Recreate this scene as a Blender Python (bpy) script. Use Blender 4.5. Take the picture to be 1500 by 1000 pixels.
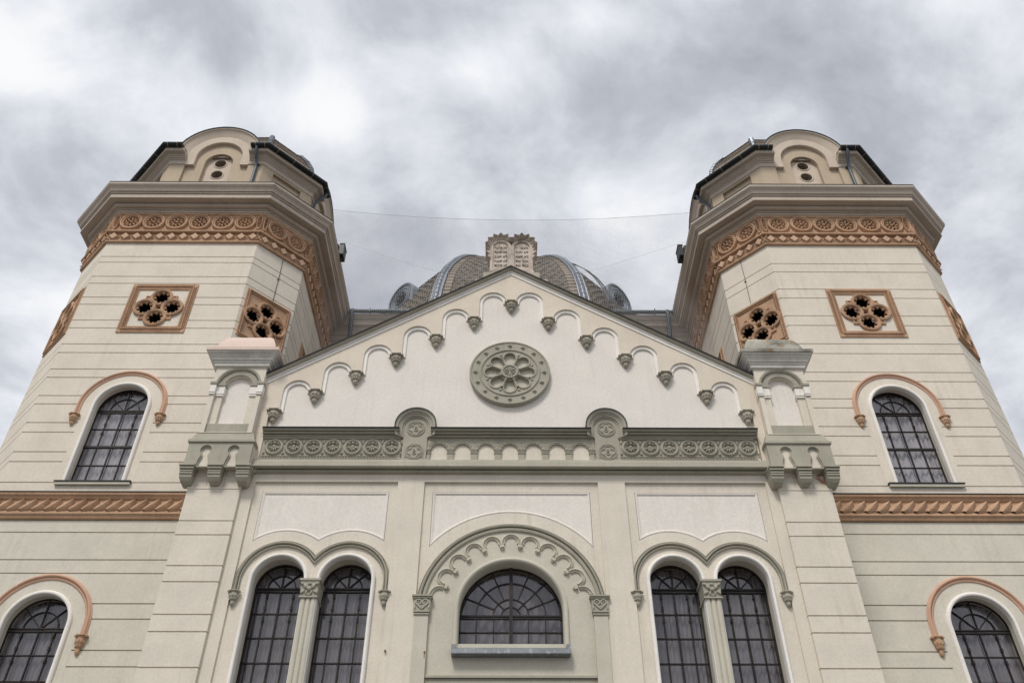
import bpy, math, random
from math import sin, cos, pi, sqrt, radians as rad, hypot, atan2
from mathutils import Vector, Matrix
from mathutils.geometry import delaunay_2d_cdt
random.seed(7)
rnd = random.Random(11)
for o in list(bpy.data.objects): bpy.data.objects.remove(o)
S = bpy.context.scene
COL = S.collection

# ---------------------------------------------------------------- camera
cam = bpy.data.objects.new('camera', bpy.data.cameras.new('camera'))
COL.objects.link(cam)
cam.data.sensor_width = 36.0
cam.data.lens = 1286.5 / 1500 * 36
cam.data.clip_end = 3000
p_, y_, r_ = rad(41.351), rad(-0.331), rad(-0.020)
Rz = Matrix.Rotation(y_, 3, 'Z')
fwd = Rz @ Vector((0, cos(p_), sin(p_)))
up0 = Rz @ Vector((0, -sin(p_), cos(p_)))
ri0 = Rz @ Vector((1, 0, 0))
ri = cos(r_) * ri0 + sin(r_) * up0
up = -sin(r_) * ri0 + cos(r_) * up0
m3 = Matrix((ri, up, -fwd)).transposed()
cam.matrix_world = Matrix.Translation((-0.081, 0, 1.6)) @ m3.to_4x4()
S.camera = cam

# ---------------------------------------------------------------- world: overcast sky
W = bpy.data.worlds.new('World'); S.world = W; W.use_nodes = True
nt = W.node_tree; nt.nodes.clear()
def wn(t, **k):
    n = nt.nodes.new(t)
    for a, b in k.items(): setattr(n, a, b)
    return n
SUN_EL, SUN_AZ = rad(52), rad(200)
sky = wn('ShaderNodeTexSky', sky_type='NISHITA', sun_disc=False)
sky.sun_elevation = SUN_EL; sky.sun_rotation = rad(200)
bg1 = wn('ShaderNodeBackground'); bg1.inputs['Strength'].default_value = 0.10
nt.links.new(sky.outputs[0], bg1.inputs[0])
tc = wn('ShaderNodeTexCoord')
sep = wn('ShaderNodeSeparateXYZ'); nt.links.new(tc.outputs['Generated'], sep.inputs[0])
def wmath(op, a, b=None):
    n = wn('ShaderNodeMath', operation=op)
    for i, v in enumerate((a, b)):
        if v is None: continue
        if isinstance(v, (int, float)): n.inputs[i].default_value = v
        else: nt.links.new(v, n.inputs[i])
    return n.outputs[0]
zz = wmath('ADD', wmath('ABSOLUTE', sep.outputs[2]), 0.22)
cx_ = wmath('DIVIDE', sep.outputs[0], zz); cy_ = wmath('DIVIDE', sep.outputs[1], zz)
cmb = wn('ShaderNodeCombineXYZ'); nt.links.new(cx_, cmb.inputs[0]); nt.links.new(cy_, cmb.inputs[1])
cmb.inputs[2].default_value = 3.1
n1 = wn('ShaderNodeTexNoise'); n1.inputs['Scale'].default_value = 4.4; n1.inputs['Detail'].default_value = 12; n1.inputs['Roughness'].default_value = 0.58
n1.inputs['Distortion'].default_value = 0.25
n2 = wn('ShaderNodeTexNoise'); n2.inputs['Scale'].default_value = 2.1; n2.inputs['Detail'].default_value = 3
nt.links.new(cmb.outputs[0], n1.inputs['Vector']); nt.links.new(cmb.outputs[0], n2.inputs['Vector'])
mixv = wmath('ADD', wmath('MULTIPLY', wmath('SUBTRACT', n1.outputs[0], .5), .88), wmath('ADD', wmath('MULTIPLY', wmath('SUBTRACT', n2.outputs[0], .5), 0.5), 0.50))
# thinner and thicker places in the cloud deck
def patch(px, py, rx, ry, amp):
    global mixv
    dx = wmath('DIVIDE', wmath('SUBTRACT', cx_, px), rx); dy = wmath('DIVIDE', wmath('SUBTRACT', cy_, py), ry)
    q = wmath('ADD', wmath('MULTIPLY', dx, dx), wmath('MULTIPLY', dy, dy))
    g_ = wmath('POWER', 2.718, wmath('MULTIPLY', q, -1.0))
    mixv = wmath('ADD', mixv, wmath('MULTIPLY', g_, amp))
for a_ in ((-.03, .485, .09, .04, .17), (-.19, .53, .06, .03, .10), (.07, .43, .08, .035, .15), (.46, .50, .10, .09, .06), (-.47, .46, .09, .07, .07), (-.60, .80, .12, .14, .12), (.10, .75, .16, .12, .03), (-.15, .72, .10, .10, .03),
           (-.33, .44, .11, .06, -.10), (.12, .53, .12, .06, -.11), (-.24, .61, .10, .04, -.10), (-.11, .45, .06, .035, -.07), (.27, .45, .14, .05, -.08), (.66, .90, .14, .14, -.12), (-.02, .60, .10, .05, -.06)):
    patch(*a_)
cr = wn('ShaderNodeValToRGB')
el = cr.color_ramp.elements
el[0].position = 0.30; el[0].color = (0.43, 0.447, 0.495, 1)
el[1].position = 0.70; el[1].color = (1.0, 1.0, 1.0, 1)
for p__, c__ in ((0.41, (0.555, 0.573, 0.628, 1)), (0.49, (0.70, 0.72, 0.77, 1)), (0.56, (0.82, 0.84, 0.885, 1)), (0.63, (0.95, 0.96, 0.975, 1))):
    e = el.new(p__); e.color = c__
nt.links.new(mixv, cr.inputs[0])
bg2 = wn('ShaderNodeBackground'); bg2.inputs['Strength'].default_value = 0.69
nt.links.new(cr.outputs[0], bg2.inputs[0])
mx = wn('ShaderNodeMixShader'); mx.inputs[0].default_value = 0.94
nt.links.new(bg1.outputs[0], mx.inputs[1]); nt.links.new(bg2.outputs[0], mx.inputs[2])
wo = wn('ShaderNodeOutputWorld'); nt.links.new(mx.outputs[0], wo.inputs[0])

# ---------------------------------------------------------------- sun (veiled by cloud)
sd = bpy.data.lights.new('sun', 'SUN'); sd.energy = 1.5; sd.angle = rad(14); sd.color = (1.0, 0.945, 0.865)
sun = bpy.data.objects.new('sun', sd); COL.objects.link(sun)
# sky's sun_rotation is clockwise from +Y; the sun stands behind the camera, a little to the left
sdir = Vector((sin(SUN_AZ) * cos(SUN_EL), cos(SUN_AZ) * cos(SUN_EL), sin(SUN_EL)))
sun.rotation_euler = sdir.to_track_quat('Z', 'Y').to_euler()
S.view_settings.view_transform = 'Standard'; S.view_settings.look = 'None'
S.view_settings.exposure = 0.55; S.view_settings.gamma = 1.0
S.view_settings.use_curve_mapping = False

# ================================================================ helpers
MATS = {}
def mat(name, col, rough=0.85, var=0.10, scale=1.2, streak=0.0, streak_col=None, bump=0.25, bscale=40,
        metal=0.0, spots=None, fine=0.06, spec=0.3, blotch=None):
    """procedural surface: base colour + broad tone changes + rain streaks + fine grain + relief"""
    m = bpy.data.materials.new(name); m.use_nodes = True
    t = m.node_tree; N = t.nodes; L = t.links
    b = N['Principled BSDF']
    b.inputs['Roughness'].default_value = rough; b.inputs['Metallic'].default_value = metal
    b.inputs['Specular IOR Level'].default_value = spec
    geo = N.new('ShaderNodeNewGeometry')
    def noise(sc, det=4, vec=None, ro=0.55):
        n = N.new('ShaderNodeTexNoise'); n.inputs['Scale'].default_value = sc; n.inputs['Detail'].default_value = det
        n.inputs['Roughness'].default_value = ro
        L.new(vec or geo.outputs['Position'], n.inputs['Vector']); return n.outputs[0]
    def mp(sx, sy, sz):
        n = N.new('ShaderNodeMapping'); n.inputs['Scale'].default_value = (sx, sy, sz)
        L.new(geo.outputs['Position'], n.inputs['Vector']); return n.outputs[0]
    def remap(v, a, b_, c, d):
        n = N.new('ShaderNodeMapRange'); L.new(v, n.inputs[0])
        for i, q in enumerate((a, b_, c, d)): n.inputs[i + 1].default_value = q
        return n.outputs[0]
    def mul(colsock, facsock):
        n = N.new('ShaderNodeMix'); n.data_type = 'RGBA'; n.blend_type = 'MULTIPLY'; n.inputs[0].default_value = 1
        L.new(colsock, n.inputs[6]); L.new(facsock, n.inputs[7]); return n.outputs[2]
    def mixc(a, c2, f):
        n = N.new('ShaderNodeMix'); n.data_type = 'RGBA'; L.new(f, n.inputs[0]); L.new(a, n.inputs[6])
        n.inputs[7].default_value = (*c2, 1); return n.outputs[2]
    rgb = N.new('ShaderNodeRGB'); rgb.outputs[0].default_value = (*col, 1)
    c = rgb.outputs[0]
    c = mul(c, remap(noise(scale), 0.3, 0.7, 1 - var, 1 + var))
    if fine: c = mul(c, remap(noise(bscale * 0.6, 3), 0.3, 0.7, 1 - fine, 1 + fine))
    if streak:
        st = noise(1.0, 6, mp(6.5, 6.5, 0.35), 0.7)
        pt = noise(0.55, 3)
        mm = N.new('ShaderNodeMath'); mm.operation = 'MULTIPLY'
        L.new(remap(st, 0.50, 0.72, 0, 1), mm.inputs[0]); L.new(remap(pt, 0.40, 0.62, 0, streak), mm.inputs[1])
        c = mixc(c, streak_col or tuple(x * 0.55 for x in col), mm.outputs[0])
    if blotch:
        for (bs, lo, hi, amt, bc) in blotch:
            c = mixc(c, bc, remap(noise(bs, 6, None, 0.65), lo, hi, 0, amt))
    L.new(c, b.inputs['Base Color'])
    bp = N.new('ShaderNodeBump'); bp.inputs['Strength'].default_value = bump; bp.inputs['Distance'].default_value = 0.01
    L.new(noise(bscale, 5), bp.inputs['Height']); L.new(bp.outputs[0], b.inputs['Normal'])
    MATS[name] = m; return m

CREAM = mat('cream_plaster', (0.685, 0.63, 0.54), var=0.06, streak=0.42, streak_col=(0.42, 0.37, 0.28), bscale=30)
TCREAM = mat('tower_plaster', (0.70, 0.64, 0.55), var=0.055, streak=0.42, streak_col=(0.50, 0.44, 0.35), bscale=30)
LOWER = mat('lower_plaster', (0.625, 0.59, 0.505), var=0.06, streak=0.40, streak_col=(0.40, 0.38, 0.30), bscale=30)
WHITE = mat('white_plaster', (0.755, 0.71, 0.655), var=0.035, streak=0.34, streak_col=(0.56, 0.50, 0.44), bscale=25)
CAPM = mat('weathered_cap', (0.66, 0.64, 0.59), var=0.10, streak=0.9, streak_col=(0.27, 0.245, 0.21), bscale=30, blotch=[(1.4, 0.5, 0.68, 0.5, (0.36, 0.33, 0.29))])
WTRIM = mat('white_trim', (0.83, 0.80, 0.755), var=0.05, streak=0.35, streak_col=(0.45, 0.42, 0.36), bscale=30)
GREEN = mat('grey_green_plaster', (0.38, 0.362, 0.295), var=0.09, streak=0.5, streak_col=(0.23, 0.21, 0.17), bscale=45, bump=0.4, blotch=[(5, 0.56, 0.68, 0.35, (0.27, 0.245, 0.19))])
PALEG = mat('pale_green_plaster', (0.54, 0.515, 0.43), var=0.06, streak=0.25, streak_col=(0.40, 0.39, 0.33), bscale=35)
FRAMEC = mat('gable_cream', (0.69, 0.615, 0.515), var=0.06, streak=0.3, streak_col=(0.46, 0.41, 0.33), bscale=30)
CARVE = mat('carved_grey_stone', (0.38, 0.35, 0.285), var=0.18, bump=0.6, bscale=60, fine=0.15)
TERRA = mat('terracotta', (0.50, 0.325, 0.21), var=0.14, streak=0.35, streak_col=(0.24, 0.13, 0.085), bump=0.6, bscale=55, fine=0.16, blotch=[(1.7, 0.52, 0.68, 0.5, (0.36, 0.20, 0.12)), (6, 0.58, 0.7, 0.4, (0.64, 0.47, 0.34))])
TERRAL = mat('painted_terracotta', (0.58, 0.37, 0.265), var=0.08, streak=0.3, streak_col=(0.40, 0.24, 0.17), bump=0.3, bscale=50)
TAUPE = mat('cornice_plaster', (0.52, 0.45, 0.38), var=0.07, streak=0.45, streak_col=(0.25, 0.20, 0.16), bscale=30)
BEIGE = mat('drum_plaster', (0.50, 0.41, 0.305), var=0.06, streak=0.3, streak_col=(0.33, 0.27, 0.20), bscale=30)
DRUMW = mat('drum_trim', (0.60, 0.51, 0.42), var=0.06, streak=0.3, streak_col=(0.40, 0.33, 0.27), bscale=30)
STONE = mat('tablet_stone', (0.54, 0.465, 0.40), var=0.22, bump=0.6, bscale=30, fine=0.15,
            blotch=[(2.6, 0.5, 0.68, 0.65, (0.17, 0.14, 0.115)), (9, 0.55, 0.7, 0.5, (0.6, 0.53, 0.46))])
INK = mat('incised_letter', (0.10, 0.085, 0.07), var=0.2)
PEDST = mat('pedestal_render', (0.43, 0.405, 0.335), var=0.15, streak=0.5, streak_col=(0.2, 0.19, 0.15))
PINKST = mat('pink_coping', (0.70, 0.565, 0.49), var=0.06, streak=0.2, streak_col=(0.5, 0.4, 0.34))
MOSS = mat('mossy_coping', (0.40, 0.385, 0.33), var=0.25, bump=0.8, bscale=35, fine=0.2,
           blotch=[(1.8, 0.46, 0.62, 0.75, (0.085, 0.078, 0.065)), (5.0, 0.575, 0.62, 0.8, (0.34, 0.18, 0.03)), (9, 0.62, 0.68, 0.6, (0.55, 0.53, 0.48))])
SLATE = mat('grey_brown_slate', (0.15, 0.123, 0.092), rough=0.7, var=0.25, scale=0.9, bump=0.5, bscale=25, fine=0.2,
            blotch=[(0.9, 0.48, 0.60, 0.8, (0.07, 0.055, 0.042)), (5, 0.56, 0.7, 0.5, (0.30, 0.25, 0.195))])
SLATE2 = mat('pale_slate', (0.27, 0.225, 0.18), rough=0.7, var=0.2, bump=0.5, bscale=25, fine=0.15)
ZINC = mat('zinc_sheet', (0.19, 0.215, 0.25), rough=0.45, var=0.2, metal=0.5, bump=0.2, bscale=18, spec=0.5,
           blotch=[(6, 0.55, 0.68, 0.6, (0.36, 0.37, 0.39))])
ZINCL = mat('sill_zinc', (0.19, 0.205, 0.222), rough=0.5, var=0.2, metal=0.4, bump=0.2, bscale=18, spec=0.5,
            blotch=[(8, 0.55, 0.68, 0.6, (0.5, 0.5, 0.5))])
DARKM = mat('dark_gutter', (0.030, 0.034, 0.036), rough=0.5, var=0.25, metal=0.3, bump=0.1, spec=0.4)
PIPE = mat('downpipe_metal', (0.085, 0.105, 0.125), rough=0.45, var=0.2, metal=0.4, spec=0.4)
BRICK = mat('bare_brick', (0.42, 0.22, 0.15), var=0.25, bump=0.8)
ROOFM = mat('roof_sheet', (0.025, 0.023, 0.021), rough=0.6, var=0.2, metal=0.2)
IRON = mat('window_iron', (0.018, 0.015, 0.013), rough=0.55, var=0.2, bump=0.1, blotch=[(5, 0.58, 0.7, 0.6, (0.10, 0.035, 0.02))])
DARK = mat('dark_interior', (0.012, 0.011, 0.010), rough=0.9, var=0.1)
CURT = mat('curtain_cloth', (0.22, 0.215, 0.22), rough=0.9, var=0.22, scale=0.8, bump=0.05, fine=0, streak=0.6, streak_col=(0.11, 0.105, 0.11))
CURTL = mat('light_curtain_cloth', (0.50, 0.50, 0.51), rough=0.9, var=0.35, scale=0.9, bump=0.05, fine=0, streak=0.9, streak_col=(0.13, 0.125, 0.13))
NETM = mat('net_cord', (0.48, 0.48, 0.49), rough=0.8, var=0.05)
LEAD = mat('gutter_clip', (0.33, 0.27, 0.2), rough=0.6, var=0.1)
GROUND = mat('paving', (0.14, 0.135, 0.125), var=0.2, scale=0.3, bump=0.5, bscale=8)

DIAM = mat('diamond_terracotta', (0.54, 0.37, 0.255), var=0.12, streak=0.3, streak_col=(0.3, 0.2, 0.14), bump=0.4, bscale=50)
def glass_mat(ior=1.55, tint=0.92):
    m = bpy.data.materials.new('window_glass'); m.use_nodes = True
    t = m.node_tree; N = t.nodes; L = t.links; N.clear()
    out = N.new('ShaderNodeOutputMaterial'); mix = N.new('ShaderNodeMixShader')
    tr = N.new('ShaderNodeBsdfTransparent'); tr.inputs[0].default_value = (tint, tint * .99, tint, 1)
    gl = N.new('ShaderNodeBsdfGlossy'); gl.inputs['Roughness'].default_value = 0.035
    gl.inputs['Color'].default_value = (0.92, 0.9, 0.93, 1)
    fr = N.new('ShaderNodeFresnel'); fr.inputs[0].default_value = ior
    geo = N.new('ShaderNodeNewGeometry')
    nz = N.new('ShaderNodeTexNoise'); nz.inputs['Scale'].default_value = 2.6; nz.inputs['Detail'].default_value = 2
    L.new(geo.outputs['Position'], nz.inputs['Vector'])
    # the far side of the pane must not behave like the inside of a solid block
    mr = N.new('ShaderNodeMapRange'); L.new(geo.outputs['Backfacing'], mr.inputs[0]); mr.inputs[3].default_value = ior; mr.inputs[4].default_value = 1 / ior
    L.new(mr.outputs[0], fr.inputs[0])
    bp = N.new('ShaderNodeBump'); bp.inputs['Strength'].default_value = 0.10; bp.inputs['Distance'].default_value = 0.01
    L.new(nz.outputs[0], bp.inputs['Height']); L.new(bp.outputs[0], gl.inputs['Normal'])
    L.new(fr.outputs[0], mix.inputs[0]); L.new(tr.outputs[0], mix.inputs[1]); L.new(gl.outputs[0], mix.inputs[2])
    L.new(mix.outputs[0], out.inputs[0]); return m
GLASS = glass_mat(); GLASS2 = glass_mat(3.2, .6)

# ---- mesh builder
class B:
    def __init__(s, T=None): s.v = []; s.f = []; s.T = T; s.sm = False
    def add(s, vs, fs):
        n = len(s.v)
        if s.T: vs = [s.T(*p) for p in vs]
        s.v += [tuple(p) for p in vs]; s.f += [tuple(i + n for i in f) for f in fs]
    def box(s, x0, x1, y0, y1, z0, z1):
        s.add([(x0, y0, z0), (x1, y0, z0), (x1, y1, z0), (x0, y1, z0), (x0, y0, z1), (x1, y0, z1), (x1, y1, z1), (x0, y1, z1)],
              [(0, 3, 2, 1), (4, 5, 6, 7), (0, 1, 5, 4), (1, 2, 6, 5), (2, 3, 7, 6), (3, 0, 4, 7)])
    def grid(s, rows, closed_u=False, closed_v=False, caps=False):
        """rows: list of equal-length lists of points"""
        n = len(rows[0]); vs = [p for r in rows for p in r]; fs = []
        R_ = len(rows)
        for i in range(R_ if closed_u else R_ - 1):
            for j in range(n if closed_v else n - 1):
                a = i * n + j; b_ = i * n + (j + 1) % n; c = ((i + 1) % R_) * n + (j + 1) % n; d = ((i + 1) % R_) * n + j
                fs.append((a, b_, c, d))
        if caps:
            fs.append(tuple(range(n))); fs.append(tuple((R_ - 1) * n + j for j in reversed(range(n))))
        s.add(vs, fs)
    def sweep(s, path, prof, y0=0, closed=False, caps=True, closed_prof=False):
        """path: (x,z,nx,nz); prof: (offset along normal, y)"""
        s.grid([[(x + o * nx, y0 + d, z + o * nz) for (o, d) in prof] for (x, z, nx, nz) in path], closed_u=closed,
               closed_v=closed_prof, caps=caps and not closed)
    def tube(s, pts, r, n=8, caps=True):
        rows = []; pts = [Vector(p) for p in pts]
        for i, p in enumerate(pts):
            d = (pts[min(i + 1, len(pts) - 1)] - pts[max(i - 1, 0)]).normalized()
            a = d.orthogonal().normalized() if i == 0 else (pa - pa.dot(d) * d).normalized()
            pa = a; b_ = d.cross(a)
            rr = r[i] if isinstance(r, (list, tuple)) else r
            rows.append([tuple(p + rr * (cos(2 * pi * k / n) * a + sin(2 * pi * k / n) * b_)) for k in range(n)])
        s.grid(rows, closed_v=True, caps=caps)
    def bar(s, a, b_, w, yf, yb):
        """flat bar between two (x,z) points"""
        dx, dz = b_[0] - a[0], b_[1] - a[1]; l = hypot(dx, dz) or 1; nx, nz = -dz / l * w / 2, dx / l * w / 2
        P = [(a[0] + nx, a[1] + nz), (a[0] - nx, a[1] - nz), (b_[0] - nx, b_[1] - nz), (b_[0] + nx, b_[1] + nz)]
        s.add([(x, yf, z) for x, z in P] + [(x, yb, z) for x, z in P],
              [(0, 1, 2, 3), (7, 6, 5, 4), (0, 4, 5, 1), (1, 5, 6, 2), (2, 6, 7, 3), (3, 7, 4, 0)])
    def arcbar(s, cx, cz, r, a0, a1, w, yf, yb, n=16):
        rows = []
        for i in range(n + 1):
            a = a0 + (a1 - a0) * i / n; c, q = cos(a), sin(a)
            rows.append([(cx + (r - w / 2) * c, yf, cz + (r - w / 2) * q), (cx + (r + w / 2) * c, yf, cz + (r + w / 2) * q),
                         (cx + (r + w / 2) * c, yb, cz + (r + w / 2) * q), (cx + (r - w / 2) * c, yb, cz + (r - w / 2) * q)])
        s.grid(rows, closed_v=True, caps=True)
    def lathe(s, cx, y, cz, prof, n=12):
        """about the z axis; prof: (r,z)"""
        s.grid([[(cx + r * cos(2 * pi * k / n), y + r * sin(2 * pi * k / n), cz + z) for k in range(n)] for (r, z) in prof],
               closed_v=True, caps=True)
    def disc(s, cx, cz, prof, n=24):
        """about the y axis; prof: (r,y)"""
        s.grid([[(cx + r * cos(2 * pi * k / n), y, cz + r * sin(2 * pi * k / n)) for k in range(n)] for (r, y) in prof],
               closed_v=True, caps=True)
    def blob(s, cx, cz, y, ang, l, w, h, n=8, taper=0.0):
        """raised leaf-like relief lying on plane y, long axis at ang, rising h towards -y"""
        ca, sa = cos(ang), sin(ang); rows = []
        for (k, hh) in ((1.0, 0.0), (0.86, 0.55), (0.5, 0.92)):
            row = []
            for i in range(n):
                a = 2 * pi * i / n; u = cos(a) * l / 2 * k; v = sin(a) * w / 2 * k * (1 - taper * cos(a))
                row.append((cx + u * ca - v * sa, y - h * hh, cz + u * sa + v * ca))
            rows.append(row)
        m = len(rows) * n
        vs = [p for r in rows for p in r] + [(cx, y - h, cz)]
        fs = [(i * n + j, i * n + (j + 1) % n, (i + 1) * n + (j + 1) % n, (i + 1) * n + j) for i in range(2) for j in range(n)]
        fs += [(2 * n + j, 2 * n + (j + 1) % n, m) for j in range(n)]
        s.add(vs, fs)
    def region(s, loops, pred, yf, yb, back=True):
        """2-D boolean: triangulate all loops (x,z), keep what pred() accepts, extrude yf..yb"""
        vs = []; es = []
        for lp in loops:
            n = len(vs); vs += [Vector(p) for p in lp]; es += [(n + i, n + (i + 1) % len(lp)) for i in range(len(lp))]
        r = delaunay_2d_cdt(vs, es, [], 0, 1e-5)
        V, F = r[0], r[2]; keep = []
        for f in F:
            cx = sum(V[i][0] for i in f) / len(f); cz = sum(V[i][1] for i in f) / len(f)
            if pred(cx, cz): keep.append(tuple(f))
        if not keep: return
        used = sorted({i for f in keep for i in f}); ix = {a: k for k, a in enumerate(used)}
        keep = [tuple(ix[i] for i in f) for f in keep]; n = len(used)
        P = [(V[i][0], yf, V[i][1]) for i in used] + [(V[i][0], yb, V[i][1]) for i in used]
        ed = {}
        for f in keep:
            for a, b_ in zip(f, f[1:] + f[:1]): ed[(a, b_)] = 1
        fs = list(keep)
        if back: fs += [tuple(i + n for i in reversed(f)) for f in keep]
        fs += [(b_, a, a + n, b_ + n) for (a, b_) in ed if (b_, a) not in ed]
        s.add(P, fs)

def mesh(name, b, m, org=(0, 0, 0), smooth=False):
    me = bpy.data.meshes.new(name)
    ox, oy, oz = org
    me.from_pydata([(x - ox, y - oy, z - oz) for x, y, z in b.v], [], b.f)
    me.materials.append(m)
    if smooth:
        me.shade_smooth()
        try: me.set_sharp_from_angle(angle=rad(38))
        except Exception: pass
    me.update(); return me
def inst(name, me, parent, loc=(0, 0, 0), rot=(0, 0, 0), scale=(1, 1, 1)):
    o = bpy.data.objects.new(name, me); COL.objects.link(o)
    if parent: o.parent = parent
    o.location = loc; o.rotation_euler = rot; o.scale = scale
    return o
def obj(name, b, m, parent=None, smooth=False):
    org = parent['_o'] if parent else (0, 0, 0)
    o = inst(name, mesh(name, b, m, org, smooth), parent)
    o['_o'] = tuple(org); return o
def parts(b):
    par_ = list(range(len(b.v)))
    def fd(i):
        while par_[i] != i: par_[i] = par_[par_[i]]; i = par_[i]
        return i
    for f in b.f:
        r = fd(f[0])
        for i in f[1:]: par_[fd(i)] = r
    g_ = {}
    for f in b.f: g_.setdefault(fd(f[0]), []).append(f)
    out = []
    for fs in g_.values():
        ids = sorted({i for f in fs for i in f}); ix = {a: k for k, a in enumerate(ids)}; q = B()
        q.v = [b.v[i] for i in ids]; q.f = [tuple(ix[i] for i in f) for f in fs]; out.append(q)
    return out
def objs(name, b, m, parent=None, smooth=False):
    return [obj(name, q, m, parent, smooth) for q in parts(b)]
def thing(name, loc, label, cat, group=None):
    o = bpy.data.objects.new(name, None); COL.objects.link(o); o.location = loc; o['_o'] = tuple(loc)
    o.empty_display_size = 0.5
    o['label'] = label; o['category'] = cat
    if group: o['group'] = group
    return o
def L_(parent, x, y, z):
    ox, oy, oz = parent['_o']; return (x - ox, y - oy, z - oz)

def inpoly(lp):
    xs = [p[0] for p in lp]; zs = [p[1] for p in lp]; n = len(lp)
    def f(x, z):
        c = False; j = n - 1
        for i in range(n):
            if (zs[i] > z) != (zs[j] > z) and x < (xs[j] - xs[i]) * (z - zs[i]) / (zs[j] - zs[i]) + xs[i]: c = not c
            j = i
        return c
    return f
def rect(x0, x1, z0, z1): return [(x0, z0), (x1, z0), (x1, z1), (x0, z1)]
def archloop(cx, cz, R, zb, n=24):
    return [(cx - R, zb)] + [(cx - R * cos(pi * i / n), cz + R * sin(pi * i / n)) for i in range(n + 1)] + [(cx + R, zb)]
def archpath(cx, cz, R, zl=None, zr=None, n=28, a0=pi, a1=0.0):
    P = []
    if zl is not None: P.append((cx - R, zl, -1, 0))
    for i in range(n + 1):
        a = a0 + (a1 - a0) * i / n; P.append((cx + R * cos(a), cz + R * sin(a), cos(a), sin(a)))
    if zr is not None: P.append((cx + R, zr, 1, 0))
    return P
def diff(outer, holes):
    fo = inpoly(outer); fh = [inpoly(h) for h in holes]
    return lambda x, z: fo(x, z) and not any(h(x, z) for h in fh)
def rnd_profile(o0, o1, y, h, n=7):
    """half-round moulding between offsets o0..o1 rising h from plane y"""
    return [((o0 + o1) / 2 - (o1 - o0) / 2 * cos(pi * i / n), y - h * sin(pi * i / n)) for i in range(n + 1)]
def linex(b, x0, x1, prof):
    """straight moulding along x; prof: (y,z)"""
    b.grid([[(x0, y, z) for y, z in prof], [(x1, y, z) for y, z in prof]], caps=True)

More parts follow.
